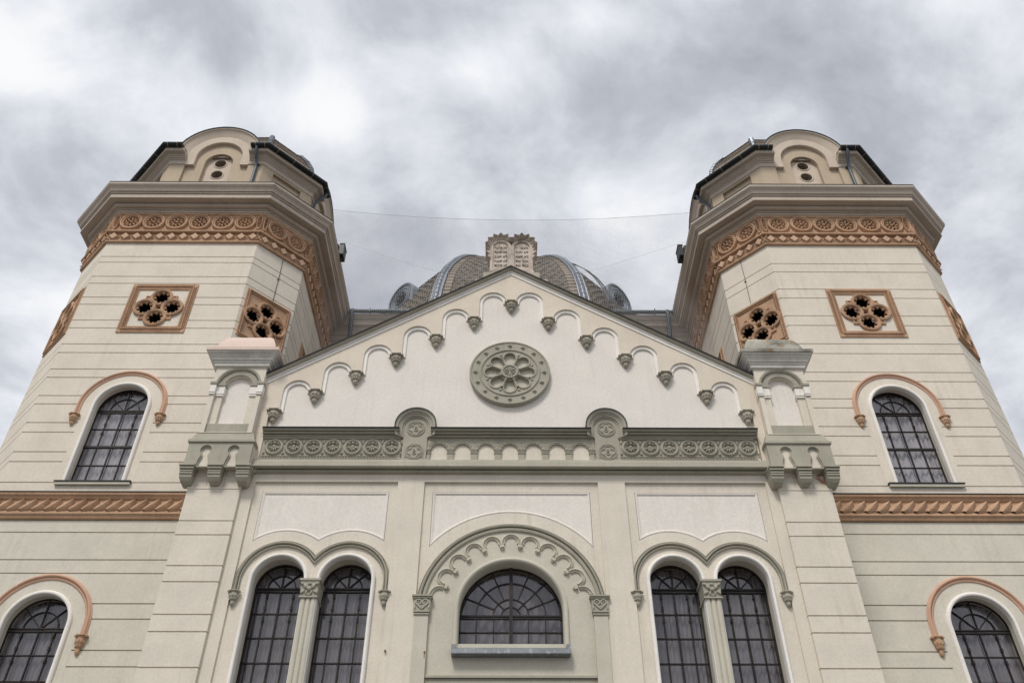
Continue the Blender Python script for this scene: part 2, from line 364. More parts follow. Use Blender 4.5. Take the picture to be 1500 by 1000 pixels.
# ---- windows ------------------------------------------------------------
def glass_piece(name, par, poly, y, T=None):
    cx = sum(p[0] for p in poly) / len(poly); cz = sum(p[1] for p in poly) / len(poly)
    ax, az = rnd.uniform(-.012, .012), rnd.uniform(-.010, .010)
    b = B(T); n = len(poly)
    def yy(x, z, d): return y + d + (x - cx) * ax + (z - cz) * az
    P = [(x, yy(x, z, 0), z) for x, z in poly] + [(x, yy(x, z, .006), z) for x, z in poly]
    b.add(P, [tuple(range(n)), tuple(range(2 * n - 1, n - 1, -1))] + [(i, (i + 1) % n, n + (i + 1) % n, n + i) for i in range(n)])
    return obj(name, b, GLASS, par)
def arch_window(par, cx, cz, R, zb, y, step, T=None, heavy=(), cols=4, cm=None):
    """round-headed iron window: bars, fan light, single panes, reveal box and curtain behind"""
    f = B(T); yf, yb = y - .035, y + .015
    zt = cz
    f.arcbar(cx, cz, R - .02, 0, pi, .05, yf, yb, 28)
    f.bar((cx - R + .02, zb), (cx - R + .02, cz), .05, yf, yb); f.bar((cx + R - .02, zb), (cx + R - .02, cz), .05, yf, yb)
    f.bar((cx - R, zb + .02), (cx + R, zb + .02), .05, yf, yb)
    f.bar((cx - R, zt), (cx + R, zt), .035, yf - .01, yb); f.bar((cx - R, zt - .075), (cx + R, zt - .075), .04, yf - .01, yb)
    rr = R * .54
    f.arcbar(cx, cz, rr, 0, pi, .029, yf, yb, 20)
    for a in (pi / 4, pi / 2, 3 * pi / 4):
        f.bar((cx, cz), (cx + R * cos(a), cz + R * sin(a)), .029, yf, yb)
    wv = 2 * R / cols
    for k in range(1, cols):
        f.bar((cx - R + k * wv, zb), (cx - R + k * wv, zt - .075), .032, yf, yb)
    # iron stays on the outer uprights
    for k in (1, cols - 1):
        for q in range(3):
            zq = zt - .2 - q * step * .5
            if zq > zb: f.bar((cx - R + k * wv, zq - .05), (cx - R + k * wv, zq + .05), .05, yf - .02, yb)
    zs = [zt - .075]; z = zt - .075 - step + .03; i = 0
    while z > zb + .15:
        f.bar((cx - R, z), (cx + R, z), .07 if i in heavy else .03, yf - (.015 if i in heavy else 0), yb)
        zs.append(z); z -= step; i += 1
    zs.append(zb + .02)
    w = obj('window', f, IRON, par)
    for a, b_ in zip(zs[1:], zs[:-1]):
        for k in range(cols):
            x0 = cx - R + k * wv
            glass_piece('pane', w, [(x0, a), (x0 + wv, a), (x0 + wv, b_), (x0, b_)], y, T)
    for q in range(4):
        a0, a1 = q * pi / 4, (q + 1) * pi / 4
        arc = [(a0 + (a1 - a0) * i / 5) for i in range(6)]
        glass_piece('pane', w, [(cx, cz)] + [(cx + rr * cos(a), cz + rr * sin(a)) for a in arc], y, T)
        glass_piece('pane', w, [(cx + rr * cos(a), cz + rr * sin(a)) for a in reversed(arc)] + [(cx + (R - .02) * cos(a), cz + (R - .02) * sin(a)) for a in arc], y, T)
    # dark room behind
    d = B(T); yb2 = y + .9
    d.add([(cx - R - .1, y + .05, zb - .1), (cx + R + .1, y + .05, zb - .1), (cx + R + .1, y + .05, cz + R + .1), (cx - R - .1, y + .05, cz + R + .1),
           (cx - R - .1, yb2, zb - .1), (cx + R + .1, yb2, zb - .1), (cx + R + .1, yb2, cz + R + .1), (cx - R - .1, yb2, cz + R + .1)],
          [(4, 5, 6, 7), (0, 1, 5, 4), (1, 2, 6, 5), (2, 3, 7, 6), (3, 0, 4, 7)])
    obj('room_recess', d, DARK, w)
    c = B(T); n = 40; rows = []
    lo = zb
    for s_ in (0, 1):
        x0 = cx - R + s_ * R * 1.02; x1 = x0 + R * .98; rows = []
        for i in range(n + 1):
            u = i / n; x = x0 + (x1 - x0) * u; yy = y + .11 + .028 * sin(u * 34 + s_ * 2 + cz) + .02 * sin(u * 11 + cx)
            rows.append([(x, yy, lo), (x, yy, cz + sqrt(max(0, R * R - (x - cx) ** 2)) * .9)])
        c.grid(rows)
    obj('curtain', c, cm or CURT, w, smooth=True)
    return w

def lathe_mesh(name, prof, m, n=14, half=False):
    b = B(); b.lathe(0, 0, 0, prof, n); return mesh(name, b, m, smooth=True)

# ================================================================ GROUND
g = B(); g.add([(-400, -400, 0), (400, -400, 0), (400, 400, 0), (-400, 400, 0)], [(0, 1, 2, 3)])
go = obj('ground', g, GROUND); go['kind'] = 'structure'; del go['_o']

# ================================================================ CENTRAL FACADE
FAC = thing('synagogue_facade', (0, 20, 0), 'cream gabled centre of the synagogue front with rose medallion and green frieze', 'building')
SL = 0.640; APZ = 21.98            # slope of the gable, height of its roof edge
TW = [(-5.70, 11.42), (-4.045, 11.42), (4.055, 11.42), (5.71, 11.42)]   # twin windows: centre x, spring z
WR, WB = 0.625, 5.6
CZ = 10.68                         # centre of the middle arch
CX = 0.01
# core wall
holes = [archloop(x, z, WR + .03, WB - .02) for x, z in TW] + [archloop(CX, CZ, 1.29, 9.86)]
outer = [(-7.12, 0), (7.12, 0), (7.12, 17.45), (0, 22.0), (-7.12, 17.45)]
b = B(); b.region([outer] + holes, diff(outer, holes), 20.12, 20.75); obj('wall', b, CREAM, FAC)
# side and back walls of the front block
b = B(); b.box(-7.1, -6.8, 20.75, 28.8, 0, 17.3); b.box(6.8, 7.1, 20.75, 28.8, 0, 17.3); objs('side_wall', b, LOWER, FAC)
BAY = [(-6.785, -2.99), (-2.29, 2.31), (3.03, 6.775)]
BT = 14.23
bayl = [rect(a, c, 5.0, BT) for a, c in BAY]
outer = rect(-7.12, 7.12, 0, 14.47)
b = B(); b.region([outer] + bayl, diff(outer, bayl), 20.0, 20.12, back=False); obj('pilaster_strips', b, CREAM, FAC)
# panels (white fields), cream borders
def twin_field(x0, x1, cs, R):
    cm = (cs[0][0] + cs[1][0]) / 2; zc = cs[0][1]
    P = [(x1, 13.95), (x0, 13.95)]
    n = 16
    aL = math.acos(min(1, (cs[0][0] - x0) / R)); P.append((x0, zc + R * sin(aL)))
    aV = math.acos((cm - cs[0][0]) / R)
    for i in range(1, n + 1):
        a = pi - aL + (aV - (pi - aL)) * i / n; P.append((cs[0][0] + R * cos(a), zc + R * sin(a)))
    for i in range(1, n + 1):
        a = (pi - aV) + (aL2(cs[1][0], x1, R) - (pi - aV)) * i / n; P.append((cs[1][0] + R * cos(a), zc + R * sin(a)))
    return P
def aL2(c, x1, R): return math.acos(min(1, (x1 - c) / R))
def mid_field(x0, x1, R):
    P = [(x1, 13.955), (x0, 13.955)]; a0 = pi - math.acos((CX - x0) / R); a1 = math.acos((x1 - CX) / R)
    for i in range(25):
        a = a0 + (a1 - a0) * i / 24; P.append((CX + R * cos(a), CZ + R * sin(a)))
    return P
fields = [twin_field(-6.54, -3.21, TW[:2], 1.37), mid_field(-2.055, 2.09, 2.66), twin_field(3.27, 6.53, TW[2:], 1.37)]
def inset(lp, d):
    """shrink a polygon by d (simple mitre)"""
    n = len(lp); out = []
    A = sum(lp[i][0] * lp[(i + 1) % n][1] - lp[(i + 1) % n][0] * lp[i][1] for i in range(n)); sg = 1 if A > 0 else -1
    for i in range(n):
        p0, p1, p2 = lp[i - 1], lp[i], lp[(i + 1) % n]
        a = Vector((p1[0] - p0[0], p1[1] - p0[1])).normalized(); c = Vector((p2[0] - p1[0], p2[1] - p1[1])).normalized()
        n1_ = Vector((-a.y, a.x)) * sg; n2_ = Vector((-c.y, c.x)) * sg; m = (n1_ + n2_); m = m.normalized() if m.length > 1e-6 else n1_
        k = d / max(.3, m.dot(n1_)); out.append((p1[0] + m.x * k, p1[1] + m.y * k))
    return out
for bi, (bay, fld) in enumerate(zip(BAY, fields)):
    o_ = rect(bay[0], bay[1], 5.0, BT)
    if bi == 1:
        arc = archloop(CX, CZ, 2.25, 5.0); arc = [(max(bay[0] + .001, min(bay[1] - .001, x)), z) for x, z in arc]
        hs = [fld, arc]
    else:
        hs = [fld] + [archloop(x, z, .70, WB) for x, z in (TW[:2] if bi == 0 else TW[2:])]
    b = B(); b.region([o_] + hs, diff(o_, hs), 20.07, 20.12, back=False); obj('bay_border', b, CREAM, FAC)
    if bi == 1:
        h2 = archloop(CX, CZ, 1.30, 9.86)
        b = B(); b.region([arc, h2], diff(arc, [h2]), 20.07, 20.12, back=False); obj('arch_field', b, PALEG, FAC)
    fi = inset(fld, .075)
    b = B(); b.region([fi], inpoly(fi), 20.095, 20.12, back=False); obj('white_panel', b, WHITE, FAC)
    # white bead framing the panel
    f1 = inset(fld, .012); f2 = inset(fld, .04); f3 = inset(fld, .075); n = len(fld)
    b = B(); b.grid([[(f1[i][0], 20.10, f1[i][1]), (f1[i][0], 20.066, f1[i][1]), (f2[i][0], 20.062, f2[i][1]), (f3[i][0], 20.085, f3[i][1]), (f3[i][0], 20.1, f3[i][1])] for i in range(n)], closed_u=True)
    obj('panel_bead', b, WHITE, FAC)
    # shadow-casting fillet under the top edge
# twin windows ------------------------------------------------------------
capb = B()
capb.box(-.255, .255, -.20, .46, .43, .48); capb.box(-.235, .235, -.18, .44, .40, .43)
capb.grid([[(-.20, -.145, 0.03), (-.225, -.17, .40)], [(.20, -.145, 0.03), (.225, -.17, .40)], [(.20, .43, .03), (.225, .43, .40)], [(-.20, .43, .03), (-.225, .43, .40)]], closed_u=True)
capb.box(-.225, .225, -.17, .44, -.0, .04)
for sx in (-1, 1):
    capb.blob(sx * .10, .28, -.165, rad(60 * sx), .17, .10, .05); capb.blob(sx * .15, .14, -.155, rad(-40 * sx), .15, .07, .045)
    capb.blob(sx * .17, .34, -.17, rad(20 * sx), .12, .08, .05); capb.blob(sx * .06, .12, -.155, rad(80), .13, .05, .045)
capb.blob(0, .22, -.16, 0, .12, .14, .06); capb.blob(0, .34, -.165, 0, .10, .08, .06); capb.blob(0, .07, -.15, 0, .16, .05, .035)
ME_COLCAP = mesh('capital', capb, GREEN, smooth=True)
# small hanging corbels
def corbel_prof(h, r):
    return [(r * .72, 0), (r * .76, -h * .10), (r * .70, -h * .14), (r * .74, -h * .22), (r * .78, -h * .34), (r * .70, -h * .50), (r * .50, -h * .62), (r * .36, -h * .66), (r * .42, -h * .74), (r * .40, -h * .86), (r * .22, -h * .96), (r * .06, -h)]
def corbel_mesh(name, h, r, m, leaves=5):
    b = B(); pr = corbel_prof(h, r); b.lathe(0, 0, 0, [(max(.004, a), z) for a, z in pr], 14)
    b.box(-r * 1.12, r * 1.12, -r * .62, .02, -h * .09, -h * .01); b.box(-r * .72, r * .72, -r * .9, .02, -h * .06, 0.0)
    for k in range(leaves):
        a = -pi / 2 + (k - (leaves - 1) / 2) * 0.62
        x, y = r * .80 * cos(a), r * .80 * sin(a)
        b2 = B(lambda X, Y, Z, a=a: (X * -sin(a) - Y * -cos(a) * 1.0 + 0, X * cos(a) + Y * -sin(a) * -1.0, Z))
        for (zz_, l, w_) in ((-h * .34, h * .26, r * .36), (-h * .55, h * .2, r * .28)):
            rr_ = r * (.68 if zz_ > -h * .5 else .50)
            bb = B(); bb.blob(0, 0, 0, pi / 2, l, w_, r * .22)
            for (X, Y, Z) in bb.v:
                pass
            n = len(b.v)
            for (X, Y, Z) in bb.v:
                rad_ = rr_ - Y
                b.v.append((rad_ * cos(a) - X * sin(a), rad_ * sin(a) + X * cos(a), Z + zz_))
            b.f += [tuple(i + n for i in f) for f in bb.f]
    return mesh(name, b, m, smooth=True)
ME_HOODC = corbel_mesh('hood_corbel', .46, .135, GREEN)
ME_GABC = corbel_mesh('gable_corbel', .42, .185, CARVE, 6)
ME_TERC = corbel_mesh('hood_corbel', .42, .15, TERRA)
HOODP = [(-.15, .0), (-.15, -.04), (-.138, -.055), (-.122, -.055), (-.112, -.01), (-.098, -.01), (-.09, -.07), (-.075, -.09), (-.055, -.09), (-.042, -.07), (-.036, -.015), (-.026, -.015), (-.02, -.05), (-.006, -.05), (0, -.04), (0, .0)]
for pi_, pr in enumerate((TW[:2], TW[2:])):
    (xa, za), (xb, zb_) = pr; xm = (xa + xb) / 2
    for (x, z) in pr:
        w = arch_window(FAC, x, z, WR + .02, WB, 20.52, .605)
        # rounded white moulding on the edge of the opening
        b = B()
        prof = [(.105, .01), (.105, -.045)] + [(.05 + .045 * cos(a), -.045 - .05 * sin(a)) for a in [i * pi / 5 for i in range(1, 5)]] + [(-.0, .03), (0, .10)]
        b.sweep(archpath(x, z, WR, WB, WB), [(o_, d) for o_, d in prof], 20.055, caps=False)
        obj('window_moulding', b, WTRIM, w, smooth=True)
        b = B(); b.box(x - .78, x + .78, 19.92, 20.5, WB - .12, WB - .02); obj('window_sill', b, ZINCL, w)
    # double hood mould with a valley between the arches
    R = 1.07; aV = math.acos((xm - xa) / R)
    Pth = [(xa - R, 11.12, -1, 0)] + [(xa + R * cos(a), za + R * sin(a), cos(a), sin(a)) for a in [pi + (aV - pi) * i / 26 for i in range(26)]]
    vz = za + R * sin(aV); k = 1 / sin(aV)
    Pth += [(xm, vz, 0, k)]
    Pth += [(xb + R * cos(a), zb_ + R * sin(a), cos(a), sin(a)) for a in [(pi - aV) + (0 - (pi - aV)) * i / 26 for i in range(1, 27)]] + [(xb + R, 11.12, 1, 0)]
    b = B(); b.sweep(Pth, HOODP, 20.055); obj('hood_mould', b, GREEN, FAC, smooth=True)
    for x in (xa - R + .08, xb + R - .08): inst('hood_corbel', ME_HOODC, FAC, L_(FAC, x, 20.02, 11.13), (0, 0, 0), (1, 1, .82))
    # column between the windows
    inst('capital', ME_COLCAP, FAC, L_(FAC, xm, 20.08, 10.935))
    b = B(); b.box(xm - .19, xm + .19, 19.99, 20.5, 5.6, 10.94)
    for q in (-.125, 0, .125):
        b.grid([[(xm + q + .06 * cos(a), 19.99 - .045 * sin(a), z) for a in [i * pi / 5 for i in range(6)]] for z in (5.6, 10.93)], caps=False)
    obj('column', b, PALEG, FAC, smooth=True)
# middle window ------------------------------------------------------------
GR = 1.255; YM = 20.42; ZB = 9.93
f = B(); yf, yb = YM - .035, YM + .015
f.arcbar(CX, CZ, GR - .015, 0, pi, .05, yf, yb, 36); f.bar((CX - GR, ZB), (CX - GR, CZ), .05, yf, yb); f.bar((CX + GR, ZB), (CX + GR, CZ), .05, yf, yb)
f.box(CX - .045, CX + .045, YM - .08, yb, ZB, CZ + GR)
f.bar((CX - GR, CZ), (CX + GR, CZ), .035, yf - .01, yb); f.bar((CX - GR, CZ - .06), (CX + GR, CZ - .06), .03, yf - .01, yb)
f.bar((CX - GR, 10.27), (CX + GR, 10.27), .032, yf, yb); f.bar((CX - GR, ZB + .015), (CX + GR, ZB + .015), .04, yf, yb)
XS = [CX - GR + k * GR / 3 for k in range(7)]
for k in (1, 2, 4, 5): f.bar((XS[k], ZB), (XS[k], CZ - .06), .032, yf, yb)
RR = [.23, .435, .85, GR - .02]
for r in RR[:3]: f.arcbar(CX, CZ, r, 0, pi, .029, yf, yb, 24)
rays = [22.5, 45, 67.5, 112.5, 135, 157.5]
for a in rays:
    r0 = RR[0] if a in (45, 135) else RR[1]
    f.bar((CX + r0 * cos(rad(a)), CZ + r0 * sin(rad(a))), (CX + GR * cos(rad(a)), CZ + GR * sin(rad(a))), .029, yf, yb)
mw = obj('window', f, IRON, FAC)
for z0, z1 in ((ZB, 10.27), (10.27, CZ - .06)):
    for k in range(6): glass_piece('pane', mw, [(XS[k], z0), (XS[k + 1], z0), (XS[k + 1], z1), (XS[k], z1)], YM)
def sector(r0, r1, a0, a1):
    A = [rad(a0 + (a1 - a0) * i / 6) for i in range(7)]
    out = [(CX + r1 * cos(a), CZ + r1 * sin(a)) for a in A]
    inn = [(CX + r0 * cos(a), CZ + r0 * sin(a)) for a in reversed(A)] if r0 > 0 else [(CX, CZ)]
    return out + inn
for a0, a1 in ((0, 90), (90, 180)): glass_piece('pane', mw, sector(0, RR[0], a0, a1), YM)
for a0 in (0, 45, 90, 135): glass_piece('pane', mw, sector(RR[0], RR[1], a0, a0 + 45), YM)
for j in (1, 2):
    for q in range(8): glass_piece('pane', mw, sector(RR[j], RR[j + 1], q * 22.5, q * 22.5 + 22.5), YM)
d = B(); d.add([(-1.4, YM + .05, 9.8), (1.42, YM + .05, 9.8), (1.42, YM + .05, 12.05), (-1.4, YM + .05, 12.05), (-1.4, 21.4, 9.8), (1.42, 21.4, 9.8), (1.42, 21.4, 12.05), (-1.4, 21.4, 12.05)],
               [(4, 5, 6, 7), (0, 1, 5, 4), (1, 2, 6, 5), (2, 3, 7, 6), (3, 0, 4, 7)]); obj('room_recess', d, DARK, mw)
c = B(); rows = []
for i in range(81):
    x = CX - 1.2 + 2.4 * i / 80; yy = YM + .16 + .025 * sin(i * .9) + .02 * sin(i * .31); rows.append([(x, yy, ZB), (x, yy, CZ + sqrt(max(0, 1.2 ** 2 - (x - CX) ** 2)))])
c.grid(rows); obj('curtain', c, CURT, mw, smooth=True)
b = B(); prof = [(.125, .01), (.125, -.02), (.12, -.05), (.095, -.075), (.06, -.08), (.025, -.06), (.0, -.01), (0, .36)]
b.sweep(archpath(CX, CZ, 1.25, 9.70, 9.70, 36), prof, 20.07, caps=False); obj('window_moulding', b, PALEG, mw, smooth=True)
b = B(); linex(b, CX - 1.38, CX + 1.37, [(20.09, 9.535), (19.83, 9.535), (19.825, 9.55), (19.83, 9.655), (20.40, 9.93), (20.40, 9.5)])
for s_ in (-1, 1): b.box(CX + s_ * 1.33 - .05, CX + s_ * 1.33 + .05, 19.83, 20.08, 9.65, 9.76)
obj('window_sill', b, ZINCL, mw)
# arch hood, lobed arcade, knobs, capitals, side pilasters
aS = math.acos(2.268 / 2.305); hc = 10.689
b = B(); HP2 = [(-.20, .015), (-.20, -.03), (-.17, -.045), (-.13, -.045), (-.118, .005), (-.10, .005), (-.088, -.065), (-.06, -.08), (-.038, -.06), (-.034, .0), (-.022, .0), (-.018, -.045), (0, -.035), (0, .015)]
b.sweep(archpath(CX, hc, 2.305, None, None, 48, pi - aS * .0 - math.asin((11.02 - hc) / 2.305), math.asin((11.02 - hc) / 2.305)), HP2, 20.055); obj('arch_hood', b, GREEN, FAC, smooth=True)
lobe = B()
for k in range(-5, 6):
    ac = rad(90 + k * 15.55)
    ccx, ccz = CX + 1.79 * cos(ac), CZ + 1.79 * sin(ac)
    lo_, hi_ = -pi / 2 - .25, pi / 2 + .25
    if k == -5: lo_ = -.05
    if k == 5: hi_ = .05
    pts = []
    for i in range(15):
        a = lo_ + (hi_ - lo_) * i / 14; aa = ac + a; pts.append((ccx + .20 * cos(aa), ccz + .20 * sin(aa), cos(aa), sin(aa)))
    lobe.sweep(pts, [(-.05, 0), (-.048, -.035), (-.022, -.055), (-.010, -.012), (.010, -.012), (.022, -.055), (.048, -.035), (.05, 0)], 20.07)
obj('lobed_arcade', lobe, PALEG, FAC, smooth=True)
kb = B(); kb.box(-.055, .055, -.07, 0, -.055, .02); kb.box(-.045, .045, -.085, 0, -.045, .0); kb.blob(0, -.07, 0, 0, .09, .06, .06)
ME_KNOB = mesh('arcade_knob', kb, PALEG)
for k in range(10):
    a = rad(90 + (k - 4.5) * 15.55); inst('arcade_knob', ME_KNOB, FAC, L_(FAC, CX + 1.70 * cos(a), 20.07, CZ + 1.70 * sin(a)), (0, pi / 2 - a, 0))
cb = B(); cb.box(-.245, .245, -.14, .05, .445, .48); cb.box(-.225, .225, -.11, .05, .40, .445)
cb.box(-.20, .20, -.08, .05, .10, .40); cb.box(-.19, .19, -.10, .05, .06, .10); cb.box(-.175, .175, -.06, .05, .03, .06); cb.box(-.185, .185, -.09, .05, -.0, .03)
for s_ in (-1, 1):
    cb.sweep([(s_ * .08 + .065 * cos(a), .31 + .065 * sin(a), cos(a), sin(a)) for a in [2 * pi * i / 14 for i in range(14)]], [(-.016, 0), (-.014, -.028), (.014, -.028), (.016, 0)], -.08, closed=True)
    cb.blob(s_ * .08, .31, -.08, 0, .05, .05, .03)
    cb.bar((s_ * .155, .29), (0, .135), .03, -.11, -.07); cb.bar((s_ * .10, .27), (0, .18), .022, -.10, -.07); cb.blob(s_ * .165, .17, -.08, rad(90), .14, .045, .03)
ME_PCAP = mesh('capital', cb, GREEN, smooth=True)
for s_ in (-1, 1):
    x = CX + s_ * 2.135
    inst('capital', ME_PCAP, FAC, L_(FAC, x, 20.02, 10.52))
    b = B(); b.box(x - .165, x + .165, 19.96, 20.12, 5.0, 10.52); obj('side_pilaster', b, PALEG, FAC)
b = B(); linex(b, CX - 1.97, CX + 1.97, [(20.11, 9.05), (20.00, 9.05), (20.0, 9.10), (20.03, 9.12), (20.11, 9.13)]); obj('lower_fillet', b, GREEN, FAC)
b = B(); b.box(CX - 1.97, CX + 1.97, 20.05, 20.11, 5.0, 9.03); obj('lower_panel', b, GREEN, FAC)

# string course and frieze ---------------------------------------------------
b = B(); linex(b, -7.08, 7.06, [(20.12, 14.46), (19.95, 14.46), (19.93, 14.475), (19.90, 14.478), (19.885, 14.49), (19.885, 14.515), (19.94, 14.54), (19.94, 14.555), (19.80, 14.55), (19.765, 14.555), (19.755, 14.565), (19.755, 14.60), (19.77, 14.62), (19.80, 14.635), (19.82, 14.74), (19.86, 14.84), (20.12, 14.85)])
obj('string_course', b, GREEN, FAC)
b = B(); b.box(-6.80, 6.78, 19.93, 20.12, 14.82, 15.9); obj('frieze_wall', b, CREAM, FAC)
CORP = [(20.12, 15.54), (19.83, 15.55), (19.80, 15.565), (19.80, 15.59), (19.86, 15.61), (19.86, 15.62), (19.745, 15.612), (19.735, 15.62), (19.73, 15.645), (19.765, 15.665), (19.765, 15.675), (19.69, 15.67), (19.67, 15.685), (19.655, 15.71)]
MP = (-2.625, 2.64)
segs = [(-6.80, MP[0] - .43), (MP[0] + .43, MP[1] - .43), (MP[1] + .43, 6.78)]
for a, c_ in segs:
    b = B(); linex(b, a, c_, CORP + [(19.65, 15.72), (20.12, 15.80)]); obj('frieze_cornice', b, GREEN, FAC)
    b = B(); linex(b, a, c_, [(19.63, 15.712), (19.615, 15.745), (20.12, 15.87), (20.12, 15.83), (19.635, 15.722)]); obj('cornice_flashing', b, DARKM, FAC)
# acanthus frieze
ro = B()
ro.sweep([(.215 * cos(a), .225 * sin(a), cos(a), sin(a)) for a in [2 * pi * i / 26 for i in range(26)]], [(-.045, 0), (-.03, -.05), (0, -.065), (.03, -.045), (.045, 0)], 0, closed=True)
ro.sweep([(.15 * cos(a), .16 * sin(a) - .01, cos(a), sin(a)) for a in [2 * pi * i / 20 for i in range(20)]], [(-.02, 0), (0, -.03), (.02, 0)], 0, closed=True)
for k in range(5):
    a = rad(-90 + (k - 2) * 33); ro.blob(.095 * cos(a), .02 + .105 * sin(a), 0, a, .15, .055, .06, taper=.3)
ro.blob(0, .125, 0, 0, .11, .09, .09); ro.blob(0, .03, 0, pi / 2, .12, .10, .05)
for s_ in (-1, 1): ro.blob(s_ * .09, .11, 0, rad(-35 * s_), .11, .05, .06)
for s_ in (-1, 1): ro.blob(s_ * .255, .18, 0, rad(90), .16, .075, .045); ro.blob(s_ * .26, -.2, 0, rad(45), .075, .075, .055, 4)
ME_ROUND = mesh('acanthus_roundel', ro, GREEN, smooth=True)
for (x0, x1) in ((-6.68, -3.02), (3.03, 6.67)):
    b = B(); b.box(x0 - .10, x1 + .02, 19.895, 19.935, 14.84, 15.56)
    n = 44
    for i in range(n):
        u = x0 - .06 + (x1 - x0) * (i + .5) / n; b.blob(u, 14.925, 19.895, 0, .066, .03, .028, 6)
    b.box(x0 - .09, x1, 19.88, 19.9, 14.96, 14.98); b.box(x0 - .09, x1, 19.885, 19.9, 14.88, 14.895)
    b.grid([[(x0 - .09, 19.90, 15.50), (x0 - .09, 19.86, 15.51), (x0 - .09, 19.83, 15.555)], [(x1, 19.90, 15.50), (x1, 19.86, 15.51), (x1, 19.83, 15.555)]])
    obj('frieze_ground', b, GREEN, FAC)['kind'] = 'stuff'
    for i in range(7): inst('acanthus_roundel', ME_ROUND, FAC, L_(FAC, x0 + .24 + i * .533 + rnd.uniform(-.006, .006), 19.895, 15.24), (0, rnd.uniform(-.05, .05), 0), (rnd.uniform(.98, 1.02), rnd.uniform(.85, 1.1), rnd.uniform(.98, 1.02)))
# medallion pilasters
md = B()
md.sweep([(.235 * cos(a), .235 * sin(a), cos(a), sin(a)) for a in [2 * pi * i / 30 for i in range(30)]], [(-.022, 0), (-.02, -.022), (-.006, -.022), (-.004, -.01), (.004, -.01), (.006, -.022), (.02, -.022), (.022, 0)], 0, closed=True)
for k in range(4):
    a = rad(90 * k); 
    md.sweep([(.11 * cos(a) + .085 * cos(t), .11 * sin(a) + .085 * sin(t), cos(t), sin(t)) for t in [a - 1.9 + 3.8 * i / 12 for i in range(13)]], [(-.012, 0), (-.01, -.022), (.01, -.022), (.012, 0)], 0)
    md.blob(.165 * cos(a + pi / 4), .165 * sin(a + pi / 4), 0, a + pi / 4, .07, .035, .02)
for (rr_, zc_) in ((.034, .036), (.042, -.04)):
    md.sweep([(rr_ * cos(t), zc_ + rr_ * sin(t), cos(t), sin(t)) for t in [2 * pi * i / 14 for i in range(14)]], [(-.011, 0), (-.009, -.028), (.009, -.028), (.011, 0)], 0, closed=True)
ME_MED = mesh('medallion', md, GREEN, smooth=True)
for xm in MP:
    b = B(); lp = archloop(xm, 15.90, .33, 14.83)
    b.region([lp], inpoly(lp), 19.87, 20.1, back=False)
    b.box(xm - .36, xm + .36, 19.865, 19.95, 14.82, 14.88)
    for s_ in (-1, 1): b.bar((xm + s_ * .12, 14.93), (xm + s_ * .25, 14.93), .02, 19.855, 19.88)
    mo = obj('medallion_pilaster', b, GREEN, FAC)
    b = B(); b.sweep(archpath(xm, 15.88, .33, 15.56, 15.56, 28), [(.0, .02), (0, -.02), (.03, -.03), (.05, -.07), (.09, -.08), (.10, -.10), (.13, -.11), (.15, -.15), (.20, -.17), (.205, -.19), (.215, -.19), (.215, .15)], 19.87); obj('arched_cornice', b, GREEN, mo)
    b = B(); b.sweep(archpath(xm, 15.88, .548, 15.70, 15.70, 28), [(0, -.20), (.018, -.205), (.03, -.2), (.03, .24), (0, .24)], 19.87, closed_prof=True); obj('arch_flashing', b, DARKM, mo)
    for z_ in (15.10, 15.86): inst('medallion', ME_MED, FAC, L_(FAC, xm, 19.87, z_))
# blind arcade in the middle
x0, x1 = MP[0] + .37, MP[1] - .37; pt = .643; xs = [0.0 - 3 * pt + k * pt - .03 for k in range(7)]
o_ = rect(x0, x1, 15.13, 15.56); hs = [archloop(x, 15.13, .235, 15.0, 16) for x in xs]
b = B(); b.region([o_] + hs, diff(o_, hs), 19.885, 19.935, back=False)
for x in xs:
    b.sweep(archpath(x, 15.13, .255, None, None, 18), [(-.02, 0), (-.02, -.02), (0, -.02), (.008, -.008), (.02, -.022), (.04, -.03), (.055, -.03), (.06, -.012), (.08, -.012), (.088, -.025), (.10, -.025), (.10, 0)], 19.885)
    for q in range(8):
        a = pi * (q + .5) / 8; b.blob(x + .285 * cos(a), 15.13 + .285 * sin(a), 19.868, a, .045, .05, .022, 6)
for x in [xs[0] - pt / 2] + [x + pt / 2 for x in xs]:
    for s_ in (-1, 1):
        if x0 < x + s_ * .05 < x1: b.bar((x + s_ * .03, 15.50), (x + s_ * .11, 15.50), .018, 19.873, 19.89)
    if x0 + .05 < x < x1 - .05: b.blob(x, 15.42, 19.885, 0, .07, .07, .02, 4)
obj('arcade_band', b, GREEN, FAC)
for i in range(8):
    xc = xs[0] - pt / 2 + i * pt; w_ = .085
    xa_, xb_ = max(xc - w_, x0), min(xc + w_, x1)
    if i == 0: xa_, xb_ = x0 + .0, xc + w_
    if i == 7: xa_, xb_ = xc - w_, x1 - .0
    b = B(); b.box(xa_, xb_, 19.875, 19.935, 14.76, 15.05); b.box(xa_ - .015, xb_ + .015, 19.855, 19.935, 15.05, 15.075); b.box(xa_, xb_, 19.865, 19.935, 15.075, 15.10)
    for q in range(5): b.box(xa_ + (xb_ - xa_) * (q + .1) / 5, xa_ + (xb_ - xa_) * (q + .75) / 5, 19.85, 19.935, 15.10, 15.16)
    b.box(xa_ - .02, xb_ + .02, 19.84, 19.935, 15.16, 15.19); b.box(xa_ + .0, xb_ - .0, 19.865, 19.935, 14.735, 14.757)
    obj('arcade_pilaster', b, GREEN, FAC)

